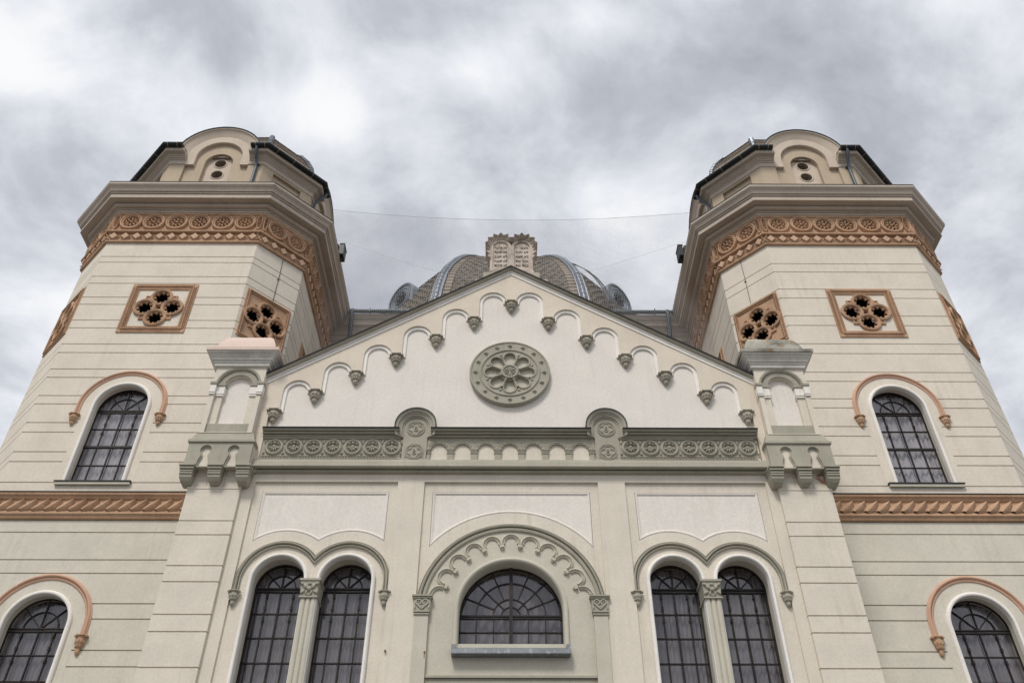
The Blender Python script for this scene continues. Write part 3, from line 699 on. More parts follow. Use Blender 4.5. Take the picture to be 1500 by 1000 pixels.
# gable --------------------------------------------------------------------
CB = [(0.01, 20.73), (-1.13, 20.015), (-2.255, 19.28), (-3.395, 18.53), (-4.51, 17.855), (-5.60, 17.17), (-6.68, 16.48)]
CBR = [(0.01, 20.73), (1.155, 20.0), (2.29, 19.26), (3.40, 18.53), (4.515, 17.87), (5.61, 17.17), (6.68, 16.48)]
APW = 21.95                        # top of the wall under the rake moulding
fld = [(-6.84, 15.7), (6.84, 15.7), (6.84, 17.45), (0, 21.8), (-6.84, 17.45)]
b = B(); b.region([fld], inpoly(fld), 20.0, 20.12, back=False); obj('gable_field', b, WHITE, FAC)
outer = [(-7.08, 14.47), (-6.80, 14.47), (-6.80, 16.48)]
arches = []
for side, C_ in ((-1, CB), (1, CBR)):
    seq = []
    for i in range(6):
        (xu, zu), (xl, zl) = C_[i], C_[i + 1]
        x_in_u = xu + side * .25; x_in_l = xl - side * .25;  cx2 = (x_in_u + x_in_l) / 2; R = abs(x_in_u - x_in_l) / 2 + .105
        arches.append((side, cx2, zu + .03, R, zl, zu)); seq.append((cx2, zu + .03, R, zl, zu, xu, xl))
    if side == -1: left = seq
    else: right = seq
poly = [(-7.08, 14.47), (-6.80, 14.47), (-6.80, CB[6][1])]
for (cx2, cz2, R, zl, zu, xu, xl) in reversed(left):
    poly += [(cx2 - R, zl)] + [(cx2 - R * cos(pi * i / 16), cz2 + R * sin(pi * i / 16)) for i in range(17)] + [(cx2 + R, zu)]
for (cx2, cz2, R, zl, zu, xu, xl) in right:
    poly += [(cx2 - R, zu)] + [(cx2 - R * cos(pi * i / 16), cz2 + R * sin(pi * i / 16)) for i in range(17)] + [(cx2 + R, zl)]
poly += [(6.80, CBR[6][1]), (6.80, 14.47), (7.06, 14.47), (7.06, APW - SL * 7.06), (0, APW), (-7.08, APW - SL * 7.08)]
b = B(); b.region([poly], inpoly(poly), 19.895, 20.0, back=False); obj('gable_arcade', b, FRAMEC, FAC)
for (side, cx2, cz2, R, zl, zu) in arches:
    pth = archpath(cx2, cz2, R, zl if side < 0 else zu, zu if side < 0 else zl, 20)
    b = B(); b.sweep(pth, [(-.105, .06), (-.105, .01), (-.095, .0), (.02, .0), (.02, .06)], 19.945); obj('archivolt', b, WTRIM, FAC)
for i, (x, z) in enumerate(CB + CBR[1:]):
    if abs(x) > 6.5: x += -.02 * (1 if x > 0 else -1)
    inst('gable_corbel', ME_GABC, FAC, L_(FAC, x, 19.93, z + .02))
# rake mouldings, roof edge, roof
nl = 1 / sqrt(1 + SL * SL)
def rake(prof, z_ap, xe):
    """prof: (y, dz measured straight up)"""
    rows = [[(x, y, z_ap + dz - SL * abs(x)) for (y, dz) in prof] for x in (-xe, 0, xe)]
    return rows
b = B(); b.grid(rake([(20.0, 0), (19.885, 0), (19.865, .005), (19.855, .08), (19.885, .088), (19.885, .10), (19.84, .105), (19.835, .15), (20.0, .155)], APW, 7.1), caps=True); obj('rake_moulding', b, WTRIM, FAC)
b = B(); b.grid(rake([(20.0, .157), (19.87, .157), (19.845, .165), (19.82, .19), (19.78, .205), (19.755, .225), (19.745, .245), (20.0, .26)], APW, 7.12), caps=True); obj('rake_cyma', b, PEDST, FAC)
b = B(); b.grid(rake([(28.8, .27), (19.80, .262), (19.735, .247), (19.715, .245), (19.71, .29), (19.73, .305), (28.8, .33)], APW, 7.14), caps=True); obj('roof', b, ROOFM, FAC)
# rose medallion
RX, RZ_ = -.03, 17.89
b = B(); b.disc(RX, RZ_, [(1.18, 20.0), (1.18, 19.86), (1.165, 19.84), (1.13, 19.84), (1.11, 19.865), (.90, 19.875), (.885, 19.85), (.86, 19.84), (.83, 19.85), (.815, 19.9), (.815, 19.99)], 64)
rose = obj('rose_medallion', b, GREEN, FAC, smooth=True)
b = B()
circ = [(RX + .82 * cos(2 * pi * i / 64), RZ_ + .82 * sin(2 * pi * i / 64)) for i in range(64)]
pet = []
for k in range(8):
    a = pi / 2 + k * pi / 4; lp = []
    for i in range(13):
        t = -pi / 2 + pi * i / 12; u = .56 + .17 * cos(t); v = .17 * sin(t); lp.append((u, v))
    lp += [(.30, .085), (.30, -.085)]
    pet.append([(RX + u * cos(a) - v * sin(a), RZ_ + u * sin(a) + v * cos(a)) for u, v in lp])
b.region([circ] + pet, diff(circ, pet), 19.88, 19.97, back=False); obj('tracery', b, GREEN, rose)
b = B(); b.disc(RX, RZ_, [(.86, 19.985), (.86, 19.965)], 40); obj('rose_ground', b, PALEG, rose)
b = B()
for k, lp in enumerate(pet):
    a = pi / 2 + k * pi / 4
    pts = []
    for i in range(15):
        t = -pi / 2 - .35 + (pi + .7) * i / 14; aa = a + t; pts.append((RX + .56 * cos(a) + .19 * cos(aa), RZ_ + .56 * sin(a) + .19 * sin(aa), cos(aa), sin(aa)))
    b.sweep(pts, [(-.025, 0), (-.02, -.03), (.02, -.03), (.03, 0)], 19.88)
    aa = a + pi / 8
    p0 = (RX + .26 * cos(aa), 19.86, RZ_ + .26 * sin(aa)); p1 = (RX + .60 * cos(aa), 19.86, RZ_ + .60 * sin(aa))
    b.tube([p0, tuple(p0[i] * .85 + p1[i] * .15 for i in range(3)), tuple(p0[i] * .8 + p1[i] * .2 for i in range(3)), tuple(p0[i] * .2 + p1[i] * .8 for i in range(3)), tuple(p0[i] * .12 + p1[i] * .88 for i in range(3)), p1], [.042, .042, .028, .028, .045, .05], 8)
    b.blob(RX + .70 * cos(aa), RZ_ + .70 * sin(aa), 19.88, aa, .10, .09, .035)
objs('tracery_rib', b, GREEN, rose, smooth=True)
b = B(); b.disc(RX, RZ_, [(.26, 19.97), (.26, 19.82), (.24, 19.80), (.20, 19.80), (.19, 19.83), (.001, 19.83)], 32)
for k in range(6):
    a = pi / 2 + k * pi / 3; b.blob(RX + .10 * cos(a), RZ_ + .10 * sin(a), 19.83, a, .15, .05, .04, taper=-.4)
    a += pi / 6; b.blob(RX + .14 * cos(a), RZ_ + .14 * sin(a), 19.83, a, .06, .045, .03)
obj('rose_boss', b, GREEN, rose, smooth=True)
dm = B(); dm.blob(0, 0, 0, 0, .14, .14, .05, 4); dm.blob(0, 0, -.03, 0, .06, .06, .045, 8)
ME_DIA = mesh('rosette_stud', dm, GREEN)
for k in range(16):
    a = 2 * pi * k / 16 + pi / 2; inst('rosette_stud', ME_DIA, rose, L_(FAC, RX + 1.005 * cos(a), 19.87, RZ_ + 1.005 * sin(a)))

# small rusty anchors left in the plaster
RUST = mat('rust', (0.22, 0.09, 0.03), var=0.3)
for (x, z, d) in ((-7.13, 9.75, 0), (-2.9, 9.65, 0), (-1.99, 9.62, .14)):
    b = B(); b.box(x - .018, x + .018, 19.94, 20.02, z - .018, z + .018)
    if d: b.box(x - .008, x + .008, 19.953, 19.962, z - d, z - .018)
    obj('wall_anchor', b, RUST, FAC)

# ================================================================ CORNER PIERS
def pier(s, xc, label, cop, joints):
    P = thing('corner_pier', (xc, 19.9, 0), label, 'pier', None)
    h = .695
    # courses
    zs = [13.99, 12.99, 12.59, 11.745, 11.32, 10.49, 10.07, 9.23, 8.84]
    while zs[-1] > 1.5: zs.append(zs[-1] - (.85 if len(zs) % 2 else .42))
    zs.append(0.0)
    b = B(); b.box(xc - h + .03, xc + h - .03, 19.935, 22.3, 0, 17.8); obj('pier_core', b, CREAM, P)
    for i in range(len(zs) - 1):
        b = B(); z1, z0 = zs[i] - .017, zs[i + 1] + .017
        b.box(xc - h, xc + h, 19.9, 22.3, z0, z1); obj('course', b, CREAM, P)
    b = B(); b.box(xc - h - .01, xc + h + .01, 19.885, 20.5, 13.93, 13.99); obj('course_fillet', b, CREAM, P)
    # block course behind the corbels
    b = B()
    for q in range(3):
        a = xc - h + q * 2 * h / 3; b.box(a + .004, a + 2 * h / 3 - .004, 19.895, 20.5, 14.0, 14.32)
        b.box(a + .004, a + 2 * h / 3 - .004, 19.895, 20.5, 14.325, 14.50)
    b.box(xc - h + .01, xc + h - .01, 19.915, 20.5, 14.0, 15.3)
    obj('corbel_wall', b, CREAM if s < 0 else CREAM, P)
    # corbels
    for q in (-1, 0, 1):
        x = xc + q * .74; b = B()
        lv = [(.20, 19.525, 14.435, 14.49), (.17, 19.585, 14.415, 14.435), (.185, 19.56, 14.36, 14.415), (.15, 19.625, 14.34, 14.36), (.172, 19.595, 14.285, 14.34), (.14, 19.655, 14.265, 14.285), (.17, 19.605, 14.225, 14.265)]
        for (hw, y, z0, z1) in lv: b.box(x - hw, x + hw, y, 20.0, z0, z1)
        b.grid([[(x - .17, 19.63, 14.22), (x + .17, 19.63, 14.22), (x + .17, 20.0, 14.22), (x - .17, 20.0, 14.22)],
                [(x - .16, 19.64, 14.14), (x + .16, 19.64, 14.14), (x + .16, 20.0, 14.14), (x - .16, 20.0, 14.14)],
                [(x - .13, 19.70, 14.05), (x + .13, 19.70, 14.05), (x + .13, 20.0, 14.03), (x - .13, 20.0, 14.03)],
                [(x - .09, 19.82, 14.00), (x + .09, 19.82, 14.00), (x + .09, 20.0, 13.99), (x - .09, 20.0, 13.99)]], closed_v=True, caps=True)
        obj('corbel', b, GREEN, P)
    # panel with two keyhole openings
    o_ = rect(xc - .86, xc + .86, 14.49, 15.22); hs = []
    for q in (-.37, .37):
        x = xc + q; zc = 14.96; r = .155; lp = []
        for i in range(19):
            a = rad(-40) + rad(260) * i / 18; lp.append((x + r * cos(a), zc + r * sin(a)))
        lp += [(x - .10, 14.80), (x - .155, 14.62), (x - .175, 14.44), (x + .175, 14.44), (x + .155, 14.62), (x + .10, 14.80)]
        hs.append(lp)
    b = B(); b.region([o_] + hs, diff(o_, hs), 19.60, 19.68)
    pn = obj('keyhole_panel', b, GREEN, P)
    b = B()
    for lp in hs:
        li = inset(lp, .035); b.region([lp, li], diff(lp, [li]), 19.64, 19.70)
    o2 = rect(xc - .86, xc + .86, 14.40, 14.49)
    hs2 = [rect(xc + q - .175, xc + q + .175, 14.3, 14.6) for q in (-.37, .37)]
    objs('keyhole_lining', b, GREEN, pn)
    b = B(); b.box(xc - .858, xc + .858, 19.684, 19.90, 14.50, 15.2); obj('keyhole_ground', b, CREAM, pn)
    # ledge
    b = B(); rows = []
    for (e_, z) in [(-.03, 15.18), (.045, 15.20), (.045, 15.27), (.0, 15.30), (-.08, 15.56), (-.10, 15.56)]:
        rows.append([(xc - .86 - e_, 19.60 - e_, z), (xc + .86 + e_, 19.60 - e_, z), (xc + .86 + e_, 21, z), (xc - .86 - e_, 21, z)])
    b.grid(rows, closed_v=True, caps=True); obj('ledge', b, GREEN, P)
    # niche body
    hb = .72; zc = 17.22
    o_ = rect(xc - hb, xc + hb, 15.56, 17.86); h1 = archloop(xc, zc, .59, 15.58); 
    b = B(); b.region([o_, h1], diff(o_, [h1]), 19.66, 21.0); ob = obj('niche_wall', b, CREAM, P)
    h2 = archloop(xc, zc, .385, 15.92)
    b = B(); b.region([h1, h2], diff(h1, [h2]), 19.76, 20.9); obj('niche_arch', b, CREAM, P)
    b = B(); b.region([h2], inpoly(h2), 19.87, 20.8); obj('niche_field', b, WHITE, P)
    b = B(); b.box(xc - .585, xc + .585, 19.72, 19.80, 15.57, 15.90); obj('niche_sill', b, GREEN, P)
    b = B(); b.sweep(archpath(xc, zc + .02, .385, None, None, 24), [(0, 0), (0, -.03), (.02, -.04), (.15, -.045), (.17, -.03), (.2, 0)], 19.76); obj('niche_archivolt', b, GREEN, P, smooth=False)
    b = B(); b.sweep(archpath(xc, zc + .02, .59, None, None, 24), [(0, .05), (0, -.02), (.045, -.025), (.06, 0)], 19.66); obj('niche_hood', b, GREEN, P)
    for q in (-1, 1):
        b = B()
        for (u0, u1, y, dz) in ((.60, .735, 19.625, 0), (.375, .60, 19.725, 0)):
            xa_, xb_ = sorted((xc + q * u0, xc + q * u1))
            b.box(xa_ - .012, xb_ + .012, y - .005, y + .2, 16.98, 17.22); b.box(xa_ - .025, xb_ + .025, y - .02, y + .2, 16.935, 16.965); b.box(xa_ - .012, xb_ + .012, y - .008, y + .2, 16.875, 16.92)
        objs('impost', b, WTRIM, P)
        b = B()
        for (u0, u1, y) in ((.60, .735, 19.625), (.375, .60, 19.725)):
            xa_, xb_ = sorted((xc + q * u0, xc + q * u1)); b.box(xa_ - .03, xb_ + .03, y - .035, y + .2, 17.225, 17.30)
        objs('impost_band', b, GREEN, P)
    if s > 0:   # brick showing where the plaster has flaked
        for lp in ([(8.139, 14.40), (8.22, 14.44), (8.301, 14.45), (8.318, 14.38), (8.24, 14.36), (8.161, 14.34)], [(8.10, 14.30), (8.20, 14.31), (8.29, 14.24), (8.38, 14.16), (8.34, 14.10), (8.24, 14.14), (8.17, 14.23)], [(8.30, 14.30), (8.40, 14.27), (8.38, 14.21), (8.32, 14.24)]):
            b = B(); b.region([lp], inpoly(lp), 19.887, 19.894, back=False); obj('flaked_patch', b, BRICK, P)
    # cap
    b = B(); rows = []
    for (e_, z) in [(0, 17.84), (.07, 17.87), (.08, 17.97), (.105, 17.975), (.11, 18.02), (.15, 18.04), (.17, 18.10), (.25, 18.20), (.29, 18.22), (.30, 18.255)]:
        rows.append([(xc - hb - e_, 19.66 - e_, z), (xc + hb + e_, 19.66 - e_, z), (xc + hb + e_, 21.0 + e_, z), (xc - hb - e_, 21.0 + e_, z)])
    b.grid(rows, closed_v=True, caps=True); obj('cap_moulding', b, CAPM, P)
    b = B(); rows = []
    for (e_, z) in [(.31, 18.258), (.33, 18.27), (.335, 18.37), (.30, 18.39), (.28, 18.392)]:
        rows.append([(xc - hb - e_, 19.66 - e_, z), (xc + hb + e_, 19.66 - e_, z), (xc + hb + e_, 21.0 + e_, z), (xc - hb - e_, 21.0 + e_, z)])
    b.grid(rows, closed_v=True, caps=True); obj('cap_slab', b, cop, P)
    b = B(); rows = []
    for i in range(9):
        t = i / 8; k = .88 - .42 * (1 - cos(t * pi / 2)) ** .8; z = 18.39 + .80 * sin(t * pi / 2)
        rows.append([(xc - k, 19.55 + (.86 - k) * .9, z), (xc + k, 19.55 + (.86 - k) * .9, z), (xc + k, 21.1 - (.86 - k) * .9, z), (xc - k, 21.1 - (.86 - k) * .9, z)])
    b.grid(rows, closed_v=True, caps=True); obj('coping_stone', b, cop, P, smooth=True)
    b = B(); b.lathe(xc + (.08 if s < 0 else -.08), 20.5, 19.2, [(.001, 0), (.26, 0), (.28, .1), (.24, .16), (.26, .24), (.2, .36), (.08, .44), (.001, .45)], 16); obj('ball_finial', b, PEDST if s < 0 else CREAM, P, smooth=True)
    return P
pier(-1, -7.79, 'left corner pier with a blind niche, corbels and a clean pinkish coping stone on top', PINKST, None)
pier(1, 7.755, 'right corner pier with a blind niche and blackened mossy coping stone with orange lichen', MOSS, None)

# ================================================================ TOWERS
TW_, TQ = 5.554, 1.434
T8 = math.tan(pi / 8)
def octo(w, q, e_, xc, yf):
    """8 corners of a square with cut corners, offset e_ outwards, counter-clockwise from front-left"""
    h = w / 2; H = h + q; yc = yf + H
    c_ = [(-h - e_ * T8, -H - e_), (h + e_ * T8, -H - e_), (H + e_, -h - e_ * T8), (H + e_, h + e_ * T8), (h + e_ * T8, H + e_), (-h - e_ * T8, H + e_), (-H - e_, h + e_ * T8), (-H - e_, -h - e_ * T8)]
    return [(xc + x, yc + y) for x, y in c_]
def ring(b, prof, w, q, xc, yf, caps=True):
    b.grid([[(x, y, z) for x, y in octo(w, q, e_, xc, yf)] for (e_, z) in prof], closed_v=True, caps=caps)
# shared ornament meshes (local: x along wall, -y outwards)
q_ = B()
def quatre_loop(n=160):
    P = []
    for i in range(n):
        a = 2 * pi * i / n; ca, sa = cos(a), sin(a); r = .56 / max(abs(ca), abs(sa))
        for k in range(4):
            dx, dz = .475 * cos(k * pi / 2), .475 * sin(k * pi / 2)
            pr = ca * dx + sa * dz; disc = pr * pr - (.475 ** 2 - .375 ** 2)
            if disc > 0 and pr > 0: r = max(r, pr + sqrt(disc))
        P.append((r * ca, r * sa))
    return P
def scallop(cx, cz, r=.24, n=8, m=8, ph=0):
    P = []
    for k in range(n):
        a = 2 * pi * (k + .5) / n + ph; px, pz = cx + r * .86 * cos(a), cz + r * .86 * sin(a)
        for i in range(m):
            t = a - 1.95 + 3.9 * i / (m - 1); P.append((px + r * .295 * cos(t), pz + r * .295 * sin(t)))
    return P
QL = quatre_loop(); SC = [scallop(.475 * cos(k * pi / 2), .475 * sin(k * pi / 2)) for k in range(4)]
b = B(); ctr = rect(-.075, .075, -.075, .075); b.region([QL] + SC + [ctr], diff(QL, SC + [ctr]), -.03, .05)
for k in range(4):
    cx2, cz2 = .475 * cos(k * pi / 2), .475 * sin(k * pi / 2)
    pth = [(cx2 + .335 * cos(t), cz2 + .335 * sin(t), cos(t), sin(t)) for t in [2 * pi * i / 26 for i in range(26)]]
    b.sweep(pth, [(-.055, 0), (-.045, -.05), (-.015, -.07), (0, -.055), (.015, -.055), (.03, -.065), (.05, -.05), (.055, 0)], -.03, closed=True)
for sx in (-1, 1):
    for sz in (-1, 1):
        b.sweep([(sx * .46 + x, sz * .46 + z, n_[0], n_[1]) for (x, z, n_) in ((-.075, -.075, (-1, -1)), (.075, -.075, (1, -1)), (.075, .075, (1, 1)), (-.075, .075, (-1, 1)))], [(-.02, 0), (-.02, -.03), (.01, -.03), (.015, 0)], -.03, closed=True)
ME_QUAT = mesh('quatrefoil', b, TERRA, smooth=True)
def border_mesh(hw, hh, bw):
    b = B(); o_ = rect(-hw, hw, -hh, hh); i_ = rect(-hw + bw, hw - bw, -hh + bw, hh - bw)
    b.region([o_, i_], diff(o_, [i_]), -.04, .08)
    # carved leaf pattern: two rows of slanting ribs with a spine
    def strip(p0, p1):
        dx, dz = p1[0] - p0[0], p1[1] - p0[1]; l = hypot(dx, dz); ux, uz = dx / l, dz / l; n = int(l / .062)
        b.bar(p0, p1, .022, -.085, -.03)
        ang = atan2(uz, ux)
        for i in range(n):
            t = (i + .5) * l / n
            for sg in (-1, 1):
                cx2 = p0[0] + ux * t - uz * sg * bw * .26; cz2 = p0[1] + uz * t + ux * sg * bw * .26
                b.blob(cx2, cz2, -.04, ang + sg * rad(58), bw * .46, .040, .024, 5)
    m_ = bw / 2
    strip((-hw + m_, hh - m_), (hw - m_, hh - m_)); strip((-hw + m_, -hh + m_), (hw - m_, -hh + m_))
    strip((-hw + m_, -hh + m_), (-hw + m_, hh - m_)); strip((hw - m_, -hh + m_), (hw - m_, hh - m_))
    return mesh('border', b, TERRA)
ME_BORD = border_mesh(1.145, 1.135, .27); ME_BORDN = border_mesh(.90, 1.10, .16)
def ground_plate(hw, hh, m):
    b = B(); o_ = rect(-hw, hw, -hh, hh); b.region([o_, QL], diff(o_, [QL]), -.005, .08); return mesh('panel_ground', b, m)
ME_GRD = ground_plate(.885, .875, TCREAM); ME_GRDN = ground_plate(.745, .945, TERRA)
b = B(); b.add([(-.95, .08, -.95), (.95, .08, -.95), (.95, .08, .95), (-.95, .08, .95), (-.95, .9, -.95), (.95, .9, -.95), (.95, .9, .95), (-.95, .9, .95)], [(4, 5, 6, 7), (0, 1, 5, 4), (1, 2, 6, 5), (2, 3, 7, 6), (3, 0, 4, 7)])
ME_DBOX = mesh('dark_opening', b, DARK)
# frieze disc with petals
b = B(); b.disc(0, 0, [(.42, 0), (.42, -.08), (.395, -.12), (.36, -.12), (.345, -.07), (.33, -.09), (.30, -.09), (.285, -.0), (.001, -.0)], 28)
for k in range(8):
    a = pi / 2 + k * pi / 4; b.blob(.17 * cos(a), .17 * sin(a), .0, a, .19, .085, .085, taper=-.25)
    a += pi / 8; b.blob(.25 * cos(a), .25 * sin(a), .0, a, .07, .05, .08)
b.blob(0, 0, .0, 0, .13, .13, .11)
ME_FD = mesh('frieze_disc', b, TERRA, smooth=True)
b = B(); b.v = []
b.add([(-.20, 0, 0), (0, 0, -.165), (.20, 0, 0), (0, 0, .165), (-.165, -.10, 0), (0, -.10, -.135), (.165, -.10, 0), (0, -.10, .135)], [(0, 1, 5, 4), (1, 2, 6, 5), (2, 3, 7, 6), (3, 0, 4, 7), (4, 5, 6, 7)])
ME_DM = mesh('diamond', b, DIAM)
# rope leaf of the string band
b = B()
rows = []
for i in range(9):
    t = i / 8; x = -.20 + .40 * t; z = -.15 + .30 * (t ** 1.15); w_ = .105 * sin(pi * min(1, .15 + t * .8)) + .025
    rows.append([(x - w_, 0, z + w_ * .5), (x - w_ * .5, -.075, z + w_ * .3), (x, -.10, z), (x + w_ * .5, -.07, z - w_ * .35), (x + w_, 0, z - w_ * .6)])
b.grid(rows)
for (x, z, r) in ((.02, -.11, .075), (.085, -.035, .065), (.15, .035, .055)): b.blob(x, z, 0, .6, r * 1.3, r, .05)
ME_LEAF = mesh('leaf', b, TERRA, smooth=True)

def tower(s, X0, label, joints, CZT):
    """joints: z of the grooves of the upper storey; CZT small lift of the cornice"""
    P = thing('tower', (X0, 22.08 + 4.211, 0), label, 'tower', 'octagonal corner towers of the synagogue')
    YF = 22.08; H = TW_ / 2 + TQ; YC = YF + H; wx = 12.20 * s; wl = 12.35 * s
    def frame(phi, dist):
        ca, sa = cos(phi), sin(phi)
        return lambda u, d, z: (X0 + u * ca - (d - dist) * sa - 0 * sa if False else X0 + u * ca + (dist - d) * sa, YC + u * sa - (dist - d) * ca, z)
    FR = [(0, H, TW_), (pi / 4, (TW_ / 2 + H) / sqrt(2), TQ * sqrt(2)), (pi / 2, H, TW_), (3 * pi / 4, (TW_ / 2 + H) / sqrt(2), TQ * sqrt(2)),
          (pi, H, TW_), (5 * pi / 4, (TW_ / 2 + H) / sqrt(2), TQ * sqrt(2)), (3 * pi / 2, H, TW_), (7 * pi / 4, (TW_ / 2 + H) / sqrt(2), TQ * sqrt(2))]
    PZ = 22.50 if s < 0 else 22.40
    WZ = 18.27; ux = wx - X0
    def surr(cx2, cz2, zh, zb):
        a_ = archloop(cx2, cz2, 1.33, zh, 28)
        return [(cx2 - 1.15, zb), (cx2 - 1.15, zh)] + a_ + [(cx2 + 1.15, zh), (cx2 + 1.15, zb)]
    surround = surr(ux, WZ, 17.90, 15.49)
    opening = archloop(ux, WZ, .83, 15.49)
    pan = rect(-.93, .93, PZ - .93, PZ + .93); pann = rect(-.80, .80, PZ - .93, PZ + .93)
    ZL, ZT = 15.06, 25.86
    # core
    for k, (phi, dist, ln) in enumerate(FR):
        T = frame(phi, dist); o_ = rect(-ln / 2 + .012, ln / 2 - .012, ZL - .3, ZT + .4)
        hs = [opening, pan] if k == 0 else [pan if k % 2 == 0 else pann]
        b = B(T); b.region([o_] + hs, diff(o_, hs), .045, .30); obj('wall_core', b, TCREAM, P)
    # plaster courses
    zs = [ZT + .1] + joints + [ZL]
    for i in range(len(zs) - 1):
        z1, z0 = zs[i] - .018, zs[i + 1] + .018
        for k, (phi, dist, ln) in enumerate(FR):
            if k in (3, 4, 5): continue
            b = B(frame(phi, dist)); o_ = rect(-ln / 2, ln / 2, z0, z1)
            hs = []
            if k == 0 and z0 < WZ + 1.4: hs.append(surround)
            if z0 < PZ + .93 and z1 > PZ - .93: hs.append(pan if k % 2 == 0 else pann)
            b.region([o_] + hs, diff(o_, hs), 0, .046, back=False) if hs else b.region([o_], lambda x, z: True, 0, .046, back=False)
            if b.f: objs('wall_course', b, TCREAM, P)
    # smooth surround of the window
    T0 = frame(0, H)
    b = B(T0); b.region([surround, opening], diff(surround, [opening]), -.004, .05, back=False); obj('window_surround', b, TCREAM, P)
    w = arch_window(P, ux, WZ, .85, 15.50, .27, .665, T0, heavy=(1,), cm=CURTL)
    b = B(T0)
    prof = [(.115, .01), (.115, -.05)] + [(.055 + .05 * cos(a), -.05 - .05 * sin(a)) for a in [i * pi / 5 for i in range(1, 5)]] + [(0, .03), (0, .065)]
    b.sweep(archpath(ux, WZ, .81, 15.49, 15.49), prof, -.004, caps=False); obj('window_moulding', b, WTRIM, w, smooth=True)
    b = B(T0); b.box(ux - 1.12, ux + 1.12, -.12, .26, 15.47, 15.50); obj('sill_flashing', b, DARKM, w)
    b = B(T0); b.box(ux - 1.09, ux + 1.09, -.09, .30, 15.38, 15.468); obj('window_sill', b, PALEG, w)
    # hood
    HT = [(-.17, 0), (-.17, -.03), (-.15, -.045), (-.12, -.045), (-.11, -.03), (-.10, -.07), (-.075, -.09), (-.05, -.09), (-.03, -.07), (-.02, -.04), (0, -.03), (0, 0)]
    b = B(T0); b.sweep(archpath(ux, WZ, 1.41, 17.92, 17.92, 40), HT, 0); obj('hood_mould', b, TERRAL, P, smooth=True)
    for q in (-1, 1): inst('hood_corbel', ME_TERC, P, L_(P, wx + q * 1.325, YF - .03, 17.93))
    # quatrefoil panels on the faces
    for k, (phi, dist, ln) in enumerate(FR):
        if k in (3, 4, 5): continue
        T = frame(phi, dist); loc = L_(P, *T(0, 0, PZ)); rot = (0, 0, phi); nar = k % 2 == 1
        b_ = inst('quatrefoil_window', ME_BORDN if nar else ME_BORD, P, loc, rot)
        b_['_o'] = P['_o']
        for nm, me in (('panel_ground', ME_GRDN if nar else ME_GRD), ('quatrefoil', ME_QUAT), ('dark_opening', ME_DBOX)):
            inst(nm, me, b_, (0, 0, 0), (0, 0, 0), (.95, 1, 1) if nm == 'dark_opening' and nar else (1, 1, 1))
        for j in range(4):
            gl = B(); r = .24; cx2, cz2 = .475 * cos(j * pi / 2), .475 * sin(j * pi / 2); tl = rnd.uniform(-.1, .1)
            gl.add([(cx2 - r, .2 - tl * r, cz2 - r), (cx2 + r * .2, .2 + tl * r * .2, cz2 - r), (cx2 + r * .2, .2 + tl * r * .2, cz2 + r * .15), (cx2 - r, .2 - tl * r, cz2 + r * .15)], [(0, 1, 2, 3)])
            inst('glass_piece', mesh('glass_piece', gl, GLASS2), b_)
    kk = 1 if s < 0 else 7
    Tc = frame(FR[kk][0], FR[kk][1]); b = B(Tc)
    uo = .12 * -s
    b.tube([(uo, -.012, 25.8), (uo + .01, -.012, 24.9), (uo - .004, -.012, 23.62)], .009, 6)
    b.box(uo - .03, uo + .03, -.03, .0, 24.70, 24.74)
    obj('conductor_wire', b, IRON, P)
    # ---- terracotta frieze and cornice
    cz = CZT
    b = B(); ring(b, [(-.3, 25.80), (.03, 25.80), (.09, 25.815), (.10, 25.87), (.07, 25.885), (.05, 25.885), (.05, 26.27), (.15, 26.265), (.185, 26.28), (.195, 26.315), (.185, 26.345), (.15, 26.355), (.14, 26.385), (.09, 26.42), (.055, 26.43), (.055, 27.30), (.10, 27.32), (.10, 27.41), (-.3, 27.41)], TW_, TQ, X0, YF); obj('frieze_band', b, TERRA, P)
    for k in (0, 1, 2, 6, 7):
        phi, dist, ln = FR[k]; T = frame(phi, dist)
        n = 6 if k % 2 == 0 else 2
        pitch = .86
        us = [(j - (n - 1) / 2) * pitch for j in range(n)]
        for u in us: inst('frieze_disc', ME_FD, P, L_(P, *T(u + rnd.uniform(-.008, .008), -.055, 26.87 + rnd.uniform(-.008, .008))), (0, 0, phi), (rnd.uniform(.97, 1.01), rnd.uniform(.8, 1.05), rnd.uniform(.97, 1.02)))
        rem = ln / 2 + .03 - us[-1] - .43
        for q in (-1, 1):
            u = q * (us[-1] + .43 + rem / 2); inst('frieze_disc', ME_FD, P, L_(P, *T(u, -.05, 26.87)), (0, 0, phi), (max(.2, rem / .88), .9, 1))
        n = 13 if k % 2 == 0 else 5
        pitch = (ln + .04) / n
        for j in range(n): inst('diamond', ME_DM, P, L_(P, *T((j - (n - 1) / 2) * pitch, -.05, 26.075)), (0, 0, phi), (pitch / .444 * .95, 1, 1.15))
        b = B(T)
        for j in range(n + 1):
            u = (j - n / 2) * pitch
            for (a, c2) in (((u - .12, 25.90), (u + .12, 26.24)), ((u + .12, 25.90), (u - .12, 26.24))): b.bar(a, c2, .03, -.075, -.045)
        # spandrel leaves between discs
        for u in [us[0] - .43] + [x + .43 for x in us]:
            for sg in (-1, 1): b.blob(u, 26.87 + sg * .34, -.055, pi / 2, .15, .12, .03, 6)
        obj('frieze_lattice', b, TERRA, P)['kind'] = 'stuff'
